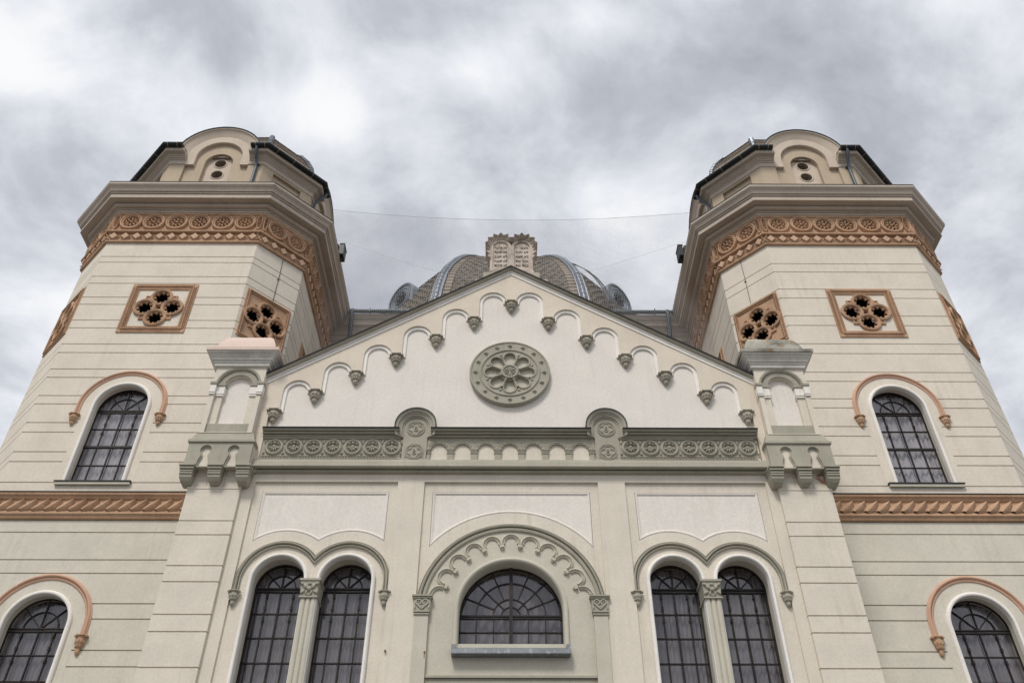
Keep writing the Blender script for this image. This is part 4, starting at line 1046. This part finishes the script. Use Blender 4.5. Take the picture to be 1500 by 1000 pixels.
    b = B(); ring(b, [(-.3, 27.412), (.11, 27.412), (.13, 27.43), (.13, 27.50), (.11, 27.515), (.17, 27.52), (.18, 27.55), (.16, 27.57), (.26, 27.57), (.30, 27.59), (.335, 27.62), (.335, 27.66), (.30, 27.70), (.30, 27.73), (.58, 27.705), (.61, 27.71), (.61, 27.89), (.58, 27.91), (.64, 27.91), (.66, 27.93), (.66, 27.96), (.63, 27.99), (.70, 27.99), (.72, 28.04), (.76, 28.12), (.82, 28.17), (.86, 28.22), (.865, 28.30), (.3, 28.31)], TW_, TQ, X0, YF)
    obj('cornice', b, TAUPE, P)
    b = B(); ring(b, [(.80, 28.312), (.87, 28.315), (.87, 28.35), (-.9, 29.2), (-2, 29.2)], TW_, TQ, X0, YF); obj('cornice_flashing', b, ROOFM, P)
    # ---- lower body (square)
    xi, xo = X0 + -s * H, X0 + s * (H + .0)      # inner, outer faces
    xa_, xb_ = sorted((xi, xo)); lx = wl
    LZ = 11.18
    zsl = [14.25, 13.86, 13.02, 12.62, 11.755, 11.33, 10.50, 10.08, 9.23, 8.84]
    while zsl[-1] > 1.5: zsl.append(zsl[-1] - (.85 if len(zsl) % 2 == 0 else .42))
    zsl.append(0)
    sur = surr(lx, LZ, 10.84, 7.6); opn = archloop(lx, LZ, .83, 7.6)
    o_ = rect(xa_ + .02, xb_ - .02, 0, 15.0)
    b = B(); b.region([o_, opn], diff(o_, [opn]), YF + .045, YF + .45)
    b.box(xa_, xa_ + .4, YF + .45, YF + 2 * H, 0, 15.0); b.box(xb_ - .4, xb_, YF + .45, YF + 2 * H, 0, 15.0); b.box(xa_, xb_, YF + 2 * H - .4, YF + 2 * H, 0, 15.0)
    obj('lower_wall', b, LOWER, P)
    for i in range(len(zsl) - 1):
        z1, z0 = zsl[i] - .018, zsl[i + 1] + .018; o_ = rect(xa_, xb_, z0, z1); b = B()
        hit = z0 < LZ + 1.4 and z1 > 7.6
        b.region([o_] + ([sur] if hit else []), diff(o_, [sur] if hit else []), YF, YF + .046, back=False)
        objs('lower_course', b, LOWER, P)
    b = B(); b.region([sur, opn], diff(sur, [opn]), YF - .004, YF + .05, back=False); obj('lower_window_surround', b, LOWER, P)
    w = arch_window(P, lx, LZ, .85, 7.6, YF + .30, .665)
    b = B(); b.sweep(archpath(lx, LZ, .81, 7.6, 7.6), prof, YF - .004, caps=False); obj('window_moulding', b, WTRIM, w, smooth=True)
    b = B(); b.box(lx - 1.1, lx + 1.1, YF - .1, YF + .3, 7.48, 7.6); obj('window_sill', b, PALEG, w)
    b = B(); b.sweep(archpath(lx, LZ, 1.41, 10.86, 10.86, 40), HT, YF); obj('hood_mould', b, TERRAL, P, smooth=True)
    for q in (-1, 1): inst('hood_corbel', ME_TERC, P, L_(P, lx + q * 1.325, YF - .03, 10.87), (0, 0, 0), (1, 1, 1.25))
    # band with rope leaves
    b = B()
    BP = [(.0, 14.25), (.07, 14.27), (.09, 14.33), (.12, 14.36), (.14, 14.38), (.14, 14.43), (.12, 14.455), (.09, 14.46), (.09, 14.85), (.13, 14.86), (.15, 14.90), (.17, 14.93), (.21, 14.96), (.22, 15.00), (.22, 15.025)]
    b.grid([[(xa_ - .0 - e_ * 0, YF - e_, z), (xb_ + e_ * 0, YF - e_, z)] for (e_, z) in [(-.4, 14.25)] + BP + [(-.4, 15.05)]])
    obj('string_band', b, TERRA, P)
    b = B(); b.box(xa_ - .01, xb_ + .01, YF - .235, YF + .3, 15.027, 15.058); b.box(xa_, xb_, YF + .3, YF + 2 * H, 15.0, 15.058); obj('band_flashing', b, ROOFM, P)
    n = int((xb_ - xa_) / .344)
    for j in range(n):
        x = xa_ + (j + .5) * (xb_ - xa_) / n; o_i = inst('leaf', ME_LEAF, P, L_(P, x, YF - .09, 14.655), (0, 0, 0), (.95, 1, 1.1))
    # ---- drum
    DW, DQ, DY = 3.86, 1.70, 22.5
    DH = DW / 2 + DQ; DC = DY + DH
    def dframe(phi, dist): 
        ca, sa = cos(phi), sin(phi); return lambda u, d, z: (X0 + u * ca + (dist - d) * sa, DC + u * sa - (dist - d) * ca, z)
    dd = (DW / 2 + DH) / sqrt(2); DL = DQ * sqrt(2)
    DF = [(k * pi / 4, DH if k % 2 == 0 else dd, DW if k % 2 == 0 else DL) for k in range(8)]
    b = B(); ring(b, [(-.85, 28.6), (-.85, 31.9)], DW, DQ, X0, DY); 
    obj('drum_core', b, BEIGE, P)
    ARC = 31.60
    for k, (phi, dist, ln) in enumerate(DF):
        T = dframe(phi, dist)
        if k == 0 or k % 2 == 0:
            front = True
            # recessed face wall with niche
            o_ = [(-1.62, 28.6), (1.62, 28.6)] + [(1.62 * cos(a), ARC + 1.62 * sin(a)) for a in [pi * i / 32 for i in range(33)]]
            nh = archloop(0, 31.37, .575, 28.8)
            b = B(T); b.region([o_, nh], diff(o_, [nh]), .12, .40); obj('drum_wall', b, BEIGE, P)
            oc = [[(.235 * cos(2 * pi * i / 24), zc + .235 * sin(2 * pi * i / 24)) for i in range(24)] for zc in (31.50, 30.78, 30.06, 29.34)]
            b = B(T); b.region([nh] + oc, diff(nh, oc), .30, .60); nf = obj('niche_field', b, DRUMW, P)
            b = B(T)
            for zc in (31.50, 30.78, 30.06, 29.34):
                b.sweep([(.235 * cos(t), zc + .235 * sin(t), cos(t), sin(t)) for t in [2 * pi * i / 24 for i in range(24)]], [(0, .28), (0, -.02), (.03, -.035), (.06, -.02), (.065, 0)], .30, closed=True)
            obj('oculus_ring', b, DRUMW, nf, smooth=True)
            b = B(T); b.box(-.6, .6, .60, .75, 28.8, 32.0); obj('dark_opening', b, DARK, nf)
            for zc in (31.50, 30.78, 30.06):
                b = B(T); b.add([(-.2, .5, zc - .2), (.2, .53, zc - .2), (.2, .53, zc + .1), (-.2, .5, zc + .1)], [(0, 1, 2, 3)]); obj('oculus_glass', b, GLASS, nf)
            # pilasters
            for q in (-1, 1):
                xa2, xb2 = sorted((q * 1.31, q * (DW / 2))); b = B(T); b.box(xa2, xb2, 0, .45, 28.6, 31.1); obj('pilaster', b, BEIGE, P)
            # archivolt with legs
            b = B(T); b.sweep(archpath(0, ARC, .95, 31.05, 31.05, 32), [(0, .12), (0, -.02), (.02, -.035), (.37, -.035), (.37, .12)], .0); obj('archivolt', b, DRUMW, P)
            b = B(T); b.sweep(archpath(0, ARC, 1.30, 31.62, 31.62, 36), [(.0, .12), (.02, -.02), (.36, -.17), (.37, -.22), (.41, -.23), (.42, .3), (.42, 1.6)], 0); obj('arched_gable', b, DRUMW, P)
            b = B(T); b.sweep(archpath(0, ARC, 1.722, 31.85, 31.85, 36), [(0, -.25), (.03, -.27), (.055, -.25), (.055, 1.8)], 0); obj('gable_flashing', b, PIPE, P, smooth=True)
        else:
            o_ = rect(-ln / 2, ln / 2, 28.6, 31.30); nh = archloop(0, 30.15, .55, 28.7)
            rc = rect(-.68, .68, 28.5, 30.98)
            b = B(T); b.region([o_, rc], diff(o_, [rc]), 0, .35); obj('pilaster', b, BEIGE, P)
            b = B(T); b.region([rc, nh], diff(rc, [nh]), .14, .4); b.box(-.55, .55, .40, .5, 28.7, 30.8); obj('drum_wall', b, BEIGE, P)
    # drum cornice: broken by the gables on the main faces
    CP = [(-.3, 31.06), (.02, 31.07), (.04, 31.09), (.05, 31.27), (.09, 31.29), (.10, 31.33), (.15, 31.35), (.17, 31.39), (.22, 31.42), (.24, 31.47), (.40, 31.49), (.42, 31.52), (.43, 31.60), (.43, 31.65), (-.3, 31.66)]
    def corner_seg(b, prof, k, cut):
        """cornice along main face k end -> diagonal -> next main face start"""
        rows = []
        phi = k * pi / 4
        T1 = dframe(phi, DH); T2 = dframe(phi + pi / 2, DH)
        h = DW / 2
        for st in range(4):
            row = []
            for (e_, z) in prof:
                if st == 0: row.append(T1(cut + .0 , -e_, z))
                elif st == 1: row.append(T1(h + e_ * T8, -e_, z))
                elif st == 2: row.append(T2(-h - e_ * T8, -e_, z))
                else: row.append(T2(-cut, -e_, z))
            rows.append(row)
        b.grid(rows, caps=True)
    for k in (0, 2, 4, 6):
        b = B(); corner_seg(b, CP, k, 1.33); obj('drum_cornice', b, TAUPE, P)
        g_ = B(); gp = [(.52 + .125 * cos(a), 31.72 + .10 * sin(a)) for a in [2 * pi * i / 12 for i in range(12)]]
        corner_seg(g_, gp + [gp[0]], k, 1.42); gu = obj('gutter', g_, DARKM, P, smooth=True)
        g_ = B(); corner_seg(g_, [(.40, 31.67), (.42, 31.80), (-.08, 31.92), (-.11, 31.92), (-.11, 31.67)], k, 1.40); obj('eaves_board', g_, ROOFM, P)
        # gutter clips
        for (ph, dist, us) in ((k * pi / 4, DH, (1.62, 2.0)), (k * pi / 4 + pi / 4, dd, (-1.0, -.2, .75)), (k * pi / 4 + pi / 2, DH, (-1.62, -2.0))):
            T = dframe(ph, dist)
            for u in us:
                g_ = B(T); g_.grid([[(u + dx, -(.52 + .135 * cos(a)), 31.72 + .11 * sin(a)) for a in [2 * pi * i / 12 for i in range(12)]] for dx in (-.012, .012)], closed_v=True)
                obj('gutter_clip', g_, LEAD, gu)
    # dome roof of the drum
    DR = [(-.22, 31.8), (-.22, 32.2), (-.24, 32.6), (-.38, 33.2), (-.65, 33.8), (-1.05, 34.4), (-1.7, 34.95), (-2.5, 35.35), (-3.4, 35.55)]
    b = B(); ring(b, DR, DW, DQ, X0, DY); obj('roof', b, SLATE2, P)
    # slate rows as real courses
    sl = B()
    for a in range(len(DR) - 1):
        (e0, z0), (e1, z1) = DR[a], DR[a + 1]; seg = max(1, int(hypot(e1 - e0, z1 - z0) / .16))
        for j in range(seg):
            t0, t1 = j / seg, (j + 1.12) / seg
            ea, za, eb, zb2 = e0 + (e1 - e0) * t0, z0 + (z1 - z0) * t0, e0 + (e1 - e0) * t1, z0 + (z1 - z0) * t1
            oa, ob_ = octo(DW, DQ, ea + .035, X0, DY), octo(DW, DQ, eb + .006, X0, DY); oc_ = octo(DW, DQ, ea + .004, X0, DY)
            for f_ in range(8):
                A0, A1 = oa[f_], oa[(f_ + 1) % 8]; B0, B1 = ob_[f_], ob_[(f_ + 1) % 8]; C0, C1 = oc_[f_], oc_[(f_ + 1) % 8]
                ln = hypot(A1[0] - A0[0], A1[1] - A0[1]); n = max(1, int(ln / .33)); off = (j % 2) * .5
                us = [0] + [min(1, max(0, (q + off) / n)) for q in range(n + 1)] + [1]; us = sorted(set(us))
                for u0, u1 in zip(us, us[1:]):
                    if u1 - u0 < .01: continue
                    lift = rnd.uniform(-.006, .008)
                    def lp(Pa, Pb, u, z): return (Pa[0] + (Pb[0] - Pa[0]) * u, Pa[1] + (Pb[1] - Pa[1]) * u, z)
                    u0b, u1b = u0 + .012 / ln, u1 - .012 / ln
                    sl.add([lp(A0, A1, u0b, za + lift), lp(A0, A1, u1b, za + lift), lp(B0, B1, u1b, zb2), lp(B0, B1, u0b, zb2), lp(C0, C1, u0b, za + lift), lp(C0, C1, u1b, za + lift)], [(0, 1, 2, 3), (4, 5, 1, 0)])
    so = obj('slates', sl, SLATE2, P); so['kind'] = 'stuff'
    # zinc hips with knobs
    for c_i in range(8):
        pts = []
        for (e_, z) in DR:
            x, y = octo(DW, DQ, e_ + .03, X0, DY)[c_i]; pts.append((x, y, z))
        b = B(); b.tube(pts, .09, 8)
        for i in range(len(pts) - 1):
            for j in range(4):
                t = j / 4; p = [pts[i][q] * (1 - t) + pts[i + 1][q] * t for q in range(3)]
                b.lathe(p[0], p[1], p[2], [(.02, -.05), (.12, -.03), (.12, .02), (.03, .05)], 8)
        obj('hip_ridge', b, ZINC, P, smooth=True)
    # downpipe
    if True:
        T = dframe(0, DH); u = 1.66
        b = B(T)
        b.tube([(u, -.52, 31.66), (u, -.50, 31.5), (u + .01, -.30, 31.22), (u + .03, -.12, 31.0), (u + .03, -.09, 30.7), (u + .03, -.09, 28.9)], .065, 10)
        b.box(u - .07, u + .13, -.13, .0, 30.98, 31.02)
        obj('downpipe', b, PIPE, P, smooth=True)
        T = dframe(pi / 2 if s < 0 else 3 * pi / 2, DH); u = -1.66 if s < 0 else 1.66
        b = B(T); b.tube([(u, -.52, 31.66), (u, -.50, 31.45), (u, -.25, 31.2), (u, -.12, 30.9), (u, -.09, 28.8)], .065, 10); obj('downpipe', b, PIPE, P, smooth=True)
    return P
JL = [25.09, 24.79, 24.06, 23.71, 23.03, 22.68, 21.94, 21.58, 20.86, 20.48, 19.78, 19.43, 18.69, 18.36, 17.64, 17.28, 16.56, 16.21, 15.49]
JR = [24.85, 24.42, 23.55, 23.11, 22.26, 21.81, 20.98, 20.55, 19.75, 19.37, 18.66, 18.30, 17.58, 17.22, 16.50, 16.16, 15.44]
tower(-1, -12.16, 'left tower with cut corners, terracotta friezes and a small slate dome', JL, 0)
tower(1, 12.27, 'right tower with cut corners, terracotta friezes and a small slate dome', JR, 0)

# ================================================================ NAVE BLOCK AND DOME
NV = thing('nave_block', (0, 34, 0), 'brown corniced nave wall with zinc gutter behind the gable roof', 'building')
b = B(); b.box(-9.5, 9.5, 29.1, 47, 0, 27.4); obj('nave_wall', b, TAUPE, NV)
def box_ring(b, prof, x0, x1, y0, y1):
    b.grid([[(x0 - e_, y0 - e_, z), (x1 + e_, y0 - e_, z), (x1 + e_, y1 + e_, z), (x0 - e_, y1 + e_, z)] for (e_, z) in prof], closed_v=True, caps=True)
b = B(); box_ring(b, [(-.2, 26.9), (.06, 26.9), (.08, 27.1), (.14, 27.15), (.16, 27.35), (.22, 27.4), (.24, 27.55), (.3, 27.62), (.34, 27.7), (.5, 27.74), (.52, 27.95), (.6, 28.0), (.68, 28.12), (.7, 28.2), (-.2, 28.21)], -9.5, 9.5, 29.1, 47); obj('cornice', b, TAUPE, NV)
b = B(); b.tube([(-9.9, 28.32, 28.28), (9.9, 28.32, 28.28)], .10, 10)
for i in range(14): x = -9 + i * 1.4; b.box(x - .02, x + .02, 28.20, 28.44, 28.17, 28.395)
obj('gutter', b, PIPE, NV, smooth=True)
b = B(); box_ring(b, [(.5, 28.22), (.5, 28.30), (-1.8, 28.9), (-3, 28.95)], -9.5, 9.5, 29.1, 47); obj('flat_roof', b, ROOFM, NV)
for sx in (-1, 1):
    b = B(); b.tube([(sx * 6.95, 28.30, 28.34), (sx * 6.98, 28.28, 28.15), (sx * 6.98, 28.4, 27.6), (sx * 7.0, 28.9, 26.6), (sx * 7.0, 28.95, 24.0)], .10, 10); obj('downpipe', b, PIPE, NV, smooth=True)
DO = thing('dome', (0, 38, 28.9), 'great slate-covered dome behind the gable with blue-grey zinc ribs and round dormers', 'dome')
DP = [(8.62, 28.3), (8.52, 29.3), (8.40, 30.3), (8.20, 31.3), (7.88, 32.5), (7.38, 33.6), (6.70, 34.75), (5.90, 35.85), (4.95, 36.85), (3.8, 37.75), (2.5, 38.4), (1.2, 38.8), (.3, 38.9)]
def dcorner(r, k):
    a = -pi / 2 - pi / 8 + k * pi / 4; R = r / cos(pi / 8); return (R * cos(a), 38 + R * sin(a))
b = B(); b.grid([[(*dcorner(r, k), z) for k in range(8)] for r, z in DP], closed_v=True, caps=True); obj('dome_shell', b, SLATE, DO)
# arc-length samples
S_ = [0]
for i in range(1, len(DP)): S_.append(S_[-1] + hypot(DP[i][0] - DP[i - 1][0], DP[i][1] - DP[i - 1][1]))
def dp(s):
    for i in range(1, len(DP)):
        if s <= S_[i] or i == len(DP) - 1:
            t = (s - S_[i - 1]) / (S_[i] - S_[i - 1]); return (DP[i - 1][0] + (DP[i][0] - DP[i - 1][0]) * t, DP[i - 1][1] + (DP[i][1] - DP[i - 1][1]) * t)
for k in range(8):
    if k in (3, 4, 5): continue
    sl = B(); sl2 = B(); rowh = .30; nr = int((S_[-1] - .5) / rowh)
    for j in range(nr):
        r0, z0 = dp(j * rowh); r1, z1 = dp((j + 1.35) * rowh)
        A0, A1 = dcorner(r0 + .055, k), dcorner(r0 + .055, k + 1); B0, B1 = dcorner(r1 + .012, k), dcorner(r1 + .012, k + 1); C0, C1 = dcorner(r0 + .01, k), dcorner(r0 + .01, k + 1)
        ln = hypot(A1[0] - A0[0], A1[1] - A0[1]); eb = min(.45, .62 / ln)    # border strips of straight slates beside the hips
        n = max(2, int(ln * (1 - 2 * eb) / .46)); off = (j % 2) * .5
        us = [0, eb] + [eb + (1 - 2 * eb) * (q + off) / n for q in range(n + 1) if (q + off) / n < 1] + [1 - eb, 1]; us = sorted(set(us))
        for u0, u1 in zip(us, us[1:]):
            if (u1 - u0) * ln < .03: continue
            bord = u0 < eb - 1e-4 or u1 > 1 - eb + 1e-4
            lift = rnd.uniform(-.02, .02) if not bord else 0; out = rnd.uniform(0, .02)
            g0 = .014 / ln
            def q3(Pa, Pb, u, z): return (Pa[0] + (Pb[0] - Pa[0]) * u, Pa[1] + (Pb[1] - Pa[1]) * u, z)
            T_ = sl2 if bord else sl
            um = (u0 + u1) / 2; drop = 0 if bord else -.15
            Pp = [q3(A0, A1, u0 + g0, z0 + lift), q3(A0, A1, um, z0 + lift + drop), q3(A0, A1, u1 - g0, z0 + lift), q3(B0, B1, u1 - g0, z1), q3(B0, B1, u0 + g0, z1)]
            Pc = [q3(C0, C1, u0 + g0, z0 + lift), q3(C0, C1, um, z0 + lift + drop), q3(C0, C1, u1 - g0, z0 + lift)]
            T_.add(Pp + Pc, [(0, 1, 2, 3, 4), (5, 6, 1, 0), (6, 7, 2, 1)])
    o = obj('slates', sl, SLATE, DO); o['kind'] = 'stuff'
    o = obj('border_slates', sl2, SLATE2, DO); o['kind'] = 'stuff'
for k in range(8):
    pts = [(*dcorner(r + .04, k), z) for r, z in [dp(S_[-1] * i / 30) for i in range(31)]]
    b = B(); b.tube(pts, .11, 10)
    tx, ty = pts[0][0], pts[0][1] - 38; l = hypot(tx, ty); tx, ty = -ty / l, tx / l
    b.grid([[(p[0] + q * tx * w_ * ex, p[1] + q * ty * w_ * ex, p[2]) for (q, w_, ex) in ((-1, .24, 1), (-1, .12, 1), (1, .12, 1), (1, .24, 1))] for p in pts])
    for q in (-1, 1): b.tube([(p[0] + q * tx * .235, p[1] + q * ty * .235, p[2] - .01) for p in pts], .035, 6)
    for i in range(40):
        r, z = dp(S_[-1] * (i + .5) / 40); p = dcorner(r + .05, k); b.lathe(p[0], p[1], z, [(.05, -.03), (.125, -.015), (.125, .015), (.05, .03)], 8)
    obj('zinc_rib', b, ZINC, DO, smooth=True)
# round dormers on the diagonal faces
for k, sx in ((7, -1), (1, 1)):
    aa = -pi / 2 + (k if k < 4 else k - 8) * pi / 4; nrm = (cos(aa), sin(aa)); tan = (-sin(aa), cos(aa))
    z0 = 32.95; r0 = 7.55
    def T(u, d, z, nrm=nrm, tan=tan): return (nrm[0] * (r0 + .35 - d) + tan[0] * u, 38 + nrm[1] * (r0 + .35 - d) + tan[1] * u, z)
    u0 = 0.0
    lp = [(u0 + .80 * cos(t), z0 + .80 * sin(t)) for t in [2 * pi * i / 40 for i in range(40)]]
    hole = [(x + u0, z) for x, z in scallop(0, z0, .40)]
    lp2 = [(-.92, z0 - 1.5)] + [(-.92 * cos(pi * i / 24), z0 + .92 * sin(pi * i / 24)) for i in range(25)] + [(.92, z0 - 1.5)]
    b = B(T); b.region([lp2, hole], diff(lp2, [hole]), 0, 1.4); dm_ = obj('dormer', b, ZINC, DO)
    b = B(T); b.sweep(archpath(0, z0, .88, z0 - 1.4, z0 - 1.4, 28), [(0, 0), (0, -.06), (.05, -.09), (.10, -.07), (.12, 0), (.12, 1.6)], 0); obj('dormer_hood', b, ZINC, dm_, smooth=True)
    b = B(T)
    for rr_ in (.50, .68): b.sweep([(rr_ * cos(t), z0 + rr_ * sin(t), cos(t), sin(t)) for t in [2 * pi * i / 30 for i in range(30)]], [(-.035, 0), (-.02, -.05), (.02, -.05), (.035, 0)], 0, closed=True)
    obj('dormer_ring', b, ZINC, dm_, smooth=True)
    b = B(T); b.box(-.5, .5, .45, .55, z0 - .5, z0 + .5); obj('dark_opening', b, DARK, dm_)
# iron ladder curving over the dome on the right
LA = thing('roof_ladder', (3.6, 31, 34), 'thin curved iron ladder running over the right side of the dome', 'ladder')
b = B()
tracks = []
for off in (-.16, .16):
    pts = []
    for i in range(25):
        s_ = S_[-1] * (.10 + .62 * i / 24); r, z = dp(s_); a = -pi / 2 + pi / 4 - pi / 16
        rr_ = r / cos(pi / 16) + .34
        pts.append((rr_ * cos(a) - off * sin(a), 38 + rr_ * sin(a) + off * cos(a), z + .06))
    tracks.append(pts); b.tube(pts, .022, 6)
for i in range(len(tracks[0])):
    b.tube([tracks[0][i], tracks[1][i]], .014, 5)
    if i + 1 < len(tracks[0]):
        m0 = [(tracks[0][i][q] + tracks[0][i + 1][q]) / 2 for q in range(3)]; m1 = [(tracks[1][i][q] + tracks[1][i + 1][q]) / 2 for q in range(3)]; b.tube([m0, m1], .014, 5)
obj('rails_and_rungs', b, IRON, LA)

# ================================================================ TABLETS OF THE LAW
TB = thing('stone_tablets', (.02, 20.3, 21.9), 'weathered twin stone tablets with Hebrew lines and a jagged crown on the gable peak', 'sculpture')
XT = .015; YT = 20.2
zt0, zt1 = 22.45, 24.02
b = B(); b.box(XT - .70, XT + .70, YT + .04, YT + .42, zt0, 23.75); obj('back_slab', b, STONE, TB)
for q in (-1, 1):
    xc = XT + q * .355; R = .355
    b = B(); lp = archloop(xc, 23.62, R, zt0, 20); hi_ = archloop(xc, 23.60, .265, zt0 + .12, 20)
    b.region([lp, hi_], diff(lp, [hi_]), YT - .03, YT + .3); tb_ = obj('tablet', b, STONE, TB)
    b = B(); b.region([hi_], inpoly(hi_), YT + .02, YT + .25); tf = obj('tablet_face', b, STONE, tb_)
# crown of pointed folds
b = B(); n = 18; rows = []
def crown(zz0, zz1, y, amp):
    top = []; bot = []
    for q in (-1, 1):
        xc = XT + q * .355
        for i in range(15):
            a = rad(190) - rad(200) * i / 14
            if q == -1 and a < rad(38): continue
            if q == 1 and a > rad(142): continue
            r = .34 + zz1 + (amp if i % 2 == 1 else 0); top.append((xc + r * cos(a), 23.62 + r * 1.0 * sin(a))); bot.append((xc + (.33 + zz0) * cos(a), 23.62 + (.33 + zz0) * sin(a)))
    return top, bot
top, bot = crown(0, .06, 0, .125)
top2, bot2 = crown(0, .02, 0, .08)
rows = []
for (t, bo, t2) in zip(top, bot, top2):
    rows.append([(bo[0], YT - .04, bo[1]), (t2[0], YT - .10, t2[1]), (t[0], YT - .20, t[1]), (t[0], YT + .42, t[1]), (bo[0], YT + .42, bo[1])])
b.grid(rows, closed_v=True, caps=True); obj('crown', b, STONE, TB)
b = B()
for q in (-1, 1):
    for (z, w_) in ((23.50, .10), (23.32, .13), (23.12, .08)):
        x = XT + q * (.70 + w_ / 2); b.add([(XT + q * .69, YT - .06, z - .11), (XT + q * (.72 + w_), YT - .10, z + .02), (XT + q * .69, YT - .06, z + .10), (XT + q * .69, YT + .38, z - .11), (XT + q * (.72 + w_), YT + .38, z + .02), (XT + q * .69, YT + .38, z + .10)], [(0, 1, 2), (3, 5, 4), (0, 3, 4, 1), (1, 4, 5, 2), (2, 5, 3, 0)])
objs('scroll', b, STONE, TB)
b = B()
b.box(XT - .74, XT + .74, YT - .06, YT + .5, 22.30, 22.45); obj('base_block', b, STONE, TB)
PD = thing('stepped_pedestal', (.02, 20.4, 20.5), 'stepped grey-green pedestal under the stone tablets, half hidden by the roof peak', 'pedestal')
for i, (hw, z1) in enumerate(((.92, 22.30), (1.18, 22.0), (1.42, 21.78), (1.68, 21.5), (1.95, 21.25))):
    b = B(); b.box(XT - hw, XT + hw, YT - .10 + i * .004, YT + .65, 20.0, z1); obj('step', b, PEDST, PD)
lines_r = ['אנכי יי', 'לא יהיה', 'לא תשא', 'זכור את', 'כבד את']
lines_l = ['לא תרצח', 'לא תנאף', 'לא תגנב', 'לא תענה', 'לא תחמד']
for q, ls in ((-1, lines_l), (1, lines_r)):
    for i, tx in enumerate(ls):
        cu = bpy.data.curves.new('carved_line', 'FONT'); cu.body = tx[::-1]; cu.size = .155; cu.align_x = 'CENTER'; cu.extrude = .006
        to = bpy.data.objects.new('tmp', cu); COL.objects.link(to)
        bpy.context.view_layer.update()
        me = bpy.data.meshes.new_from_object(to.evaluated_get(bpy.context.evaluated_depsgraph_get()))
        bpy.data.objects.remove(to); me.materials.clear(); me.materials.append(INK); me.name = 'carved_line'
        o = bpy.data.objects.new('carved_line', me); COL.objects.link(o); o.parent = TB
        w_ = max((v.co.x for v in me.vertices), default=1) - min((v.co.x for v in me.vertices), default=0)
        o.location = L_(TB, XT + q * .355, YT + .012, 23.55 - i * .215); o.rotation_euler = (pi / 2, 0, 0)
        if w_ > 0: o.scale = (min(1.3, .42 / w_), 1, 1)

# ================================================================ BIRD NET between the towers
NT = B()
yN = 26.1; Xl, Xr = -7.98, 8.05
def ztop(x):
    t = (x - Xl) / (Xr - Xl); return 32.5 - .1 * t - 4 * .60 * t * (1 - t)
wn_ = .0025
def cord(b, pts, w):
    for p, q in zip(pts, pts[1:]):
        d = Vector(q) - Vector(p); l = d.length
        if l < 1e-4: continue
        nx, nz = -d.z / l * w, d.x / l * w
        b.add([(p[0] + nx, p[1], p[2] + nz), (p[0] - nx, p[1], p[2] - nz), (q[0] - nx, q[1], q[2] - nz), (q[0] + nx, q[1], q[2] + nz), (p[0], p[1] + w * 1.5, p[2]), (q[0], q[1] + w * 1.5, q[2])],
              [(0, 1, 2, 3), (1, 4, 5, 2), (4, 0, 3, 5)])
sp = .075; n = int((Xr - Xl) / sp)
def wob(x, z): return yN + .02 * sin(x * .8 + z * .5)
for i in range(n + 1):
    x = Xl + (Xr - Xl) * i / n; zt = ztop(x); zl = 23.0
    cord(NT, [(x + .02 * sin(z_ * 1.3 + i * .3), wob(x, z_), z_) for z_ in [zl + (zt - zl) * j / 8 for j in range(9)]], wn_)
nz_ = int(9.6 / sp)
for j in range(nz_):
    f_ = j / nz_
    cord(NT, [(x, wob(x, 0), ztop(x) - f_ * (9.6)) for x in [Xl + (Xr - Xl) * i / 24 for i in range(25)]], wn_)
net = thing('bird_net', (0, yN, 28), 'fine grey bird net hung across the sky between the two towers', 'net')
no = obj('net_mesh', NT, NETM, net); no['kind'] = 'stuff'
b = B(); b.tube([(x, yN, ztop(x)) for x in [Xl - .2 + (Xr - Xl + .4) * i / 30 for i in range(31)]], .006, 5)
b.tube([(-7.9, yN, 30.6), (-3.9, yN + .1, 28.9), (0, yN + .2, 27.6)], .0035, 5); b.tube([(8.0, yN, 30.6), (4.0, yN + .1, 28.9), (0, yN + .2, 27.6)], .0035, 5)
obj('cable', b, NETM, net)
# dark boxes on the inner tower cornices
for sx, xc, lab in ((-1, -7.02, 'small dark box fixed to the inner cornice edge of the left tower'), (1, 7.10, 'small dark box fixed to the inner cornice edge of the right tower')):
    t = thing('wall_box', (xc, 26.0, 28.5), lab, 'box')
    b = B(); b.box(xc - .09, xc + .09, 24.9, 25.4, 28.33, 28.90); b.box(xc - .11, xc + .11, 24.88, 25.42, 28.90, 28.94); b.box(xc - .03, xc + .03, 25.1, 25.2, 28.2, 28.33); obj('box_body', b, DARKM, t)
for o in bpy.data.objects:
    if '_o' in o: del o['_o']
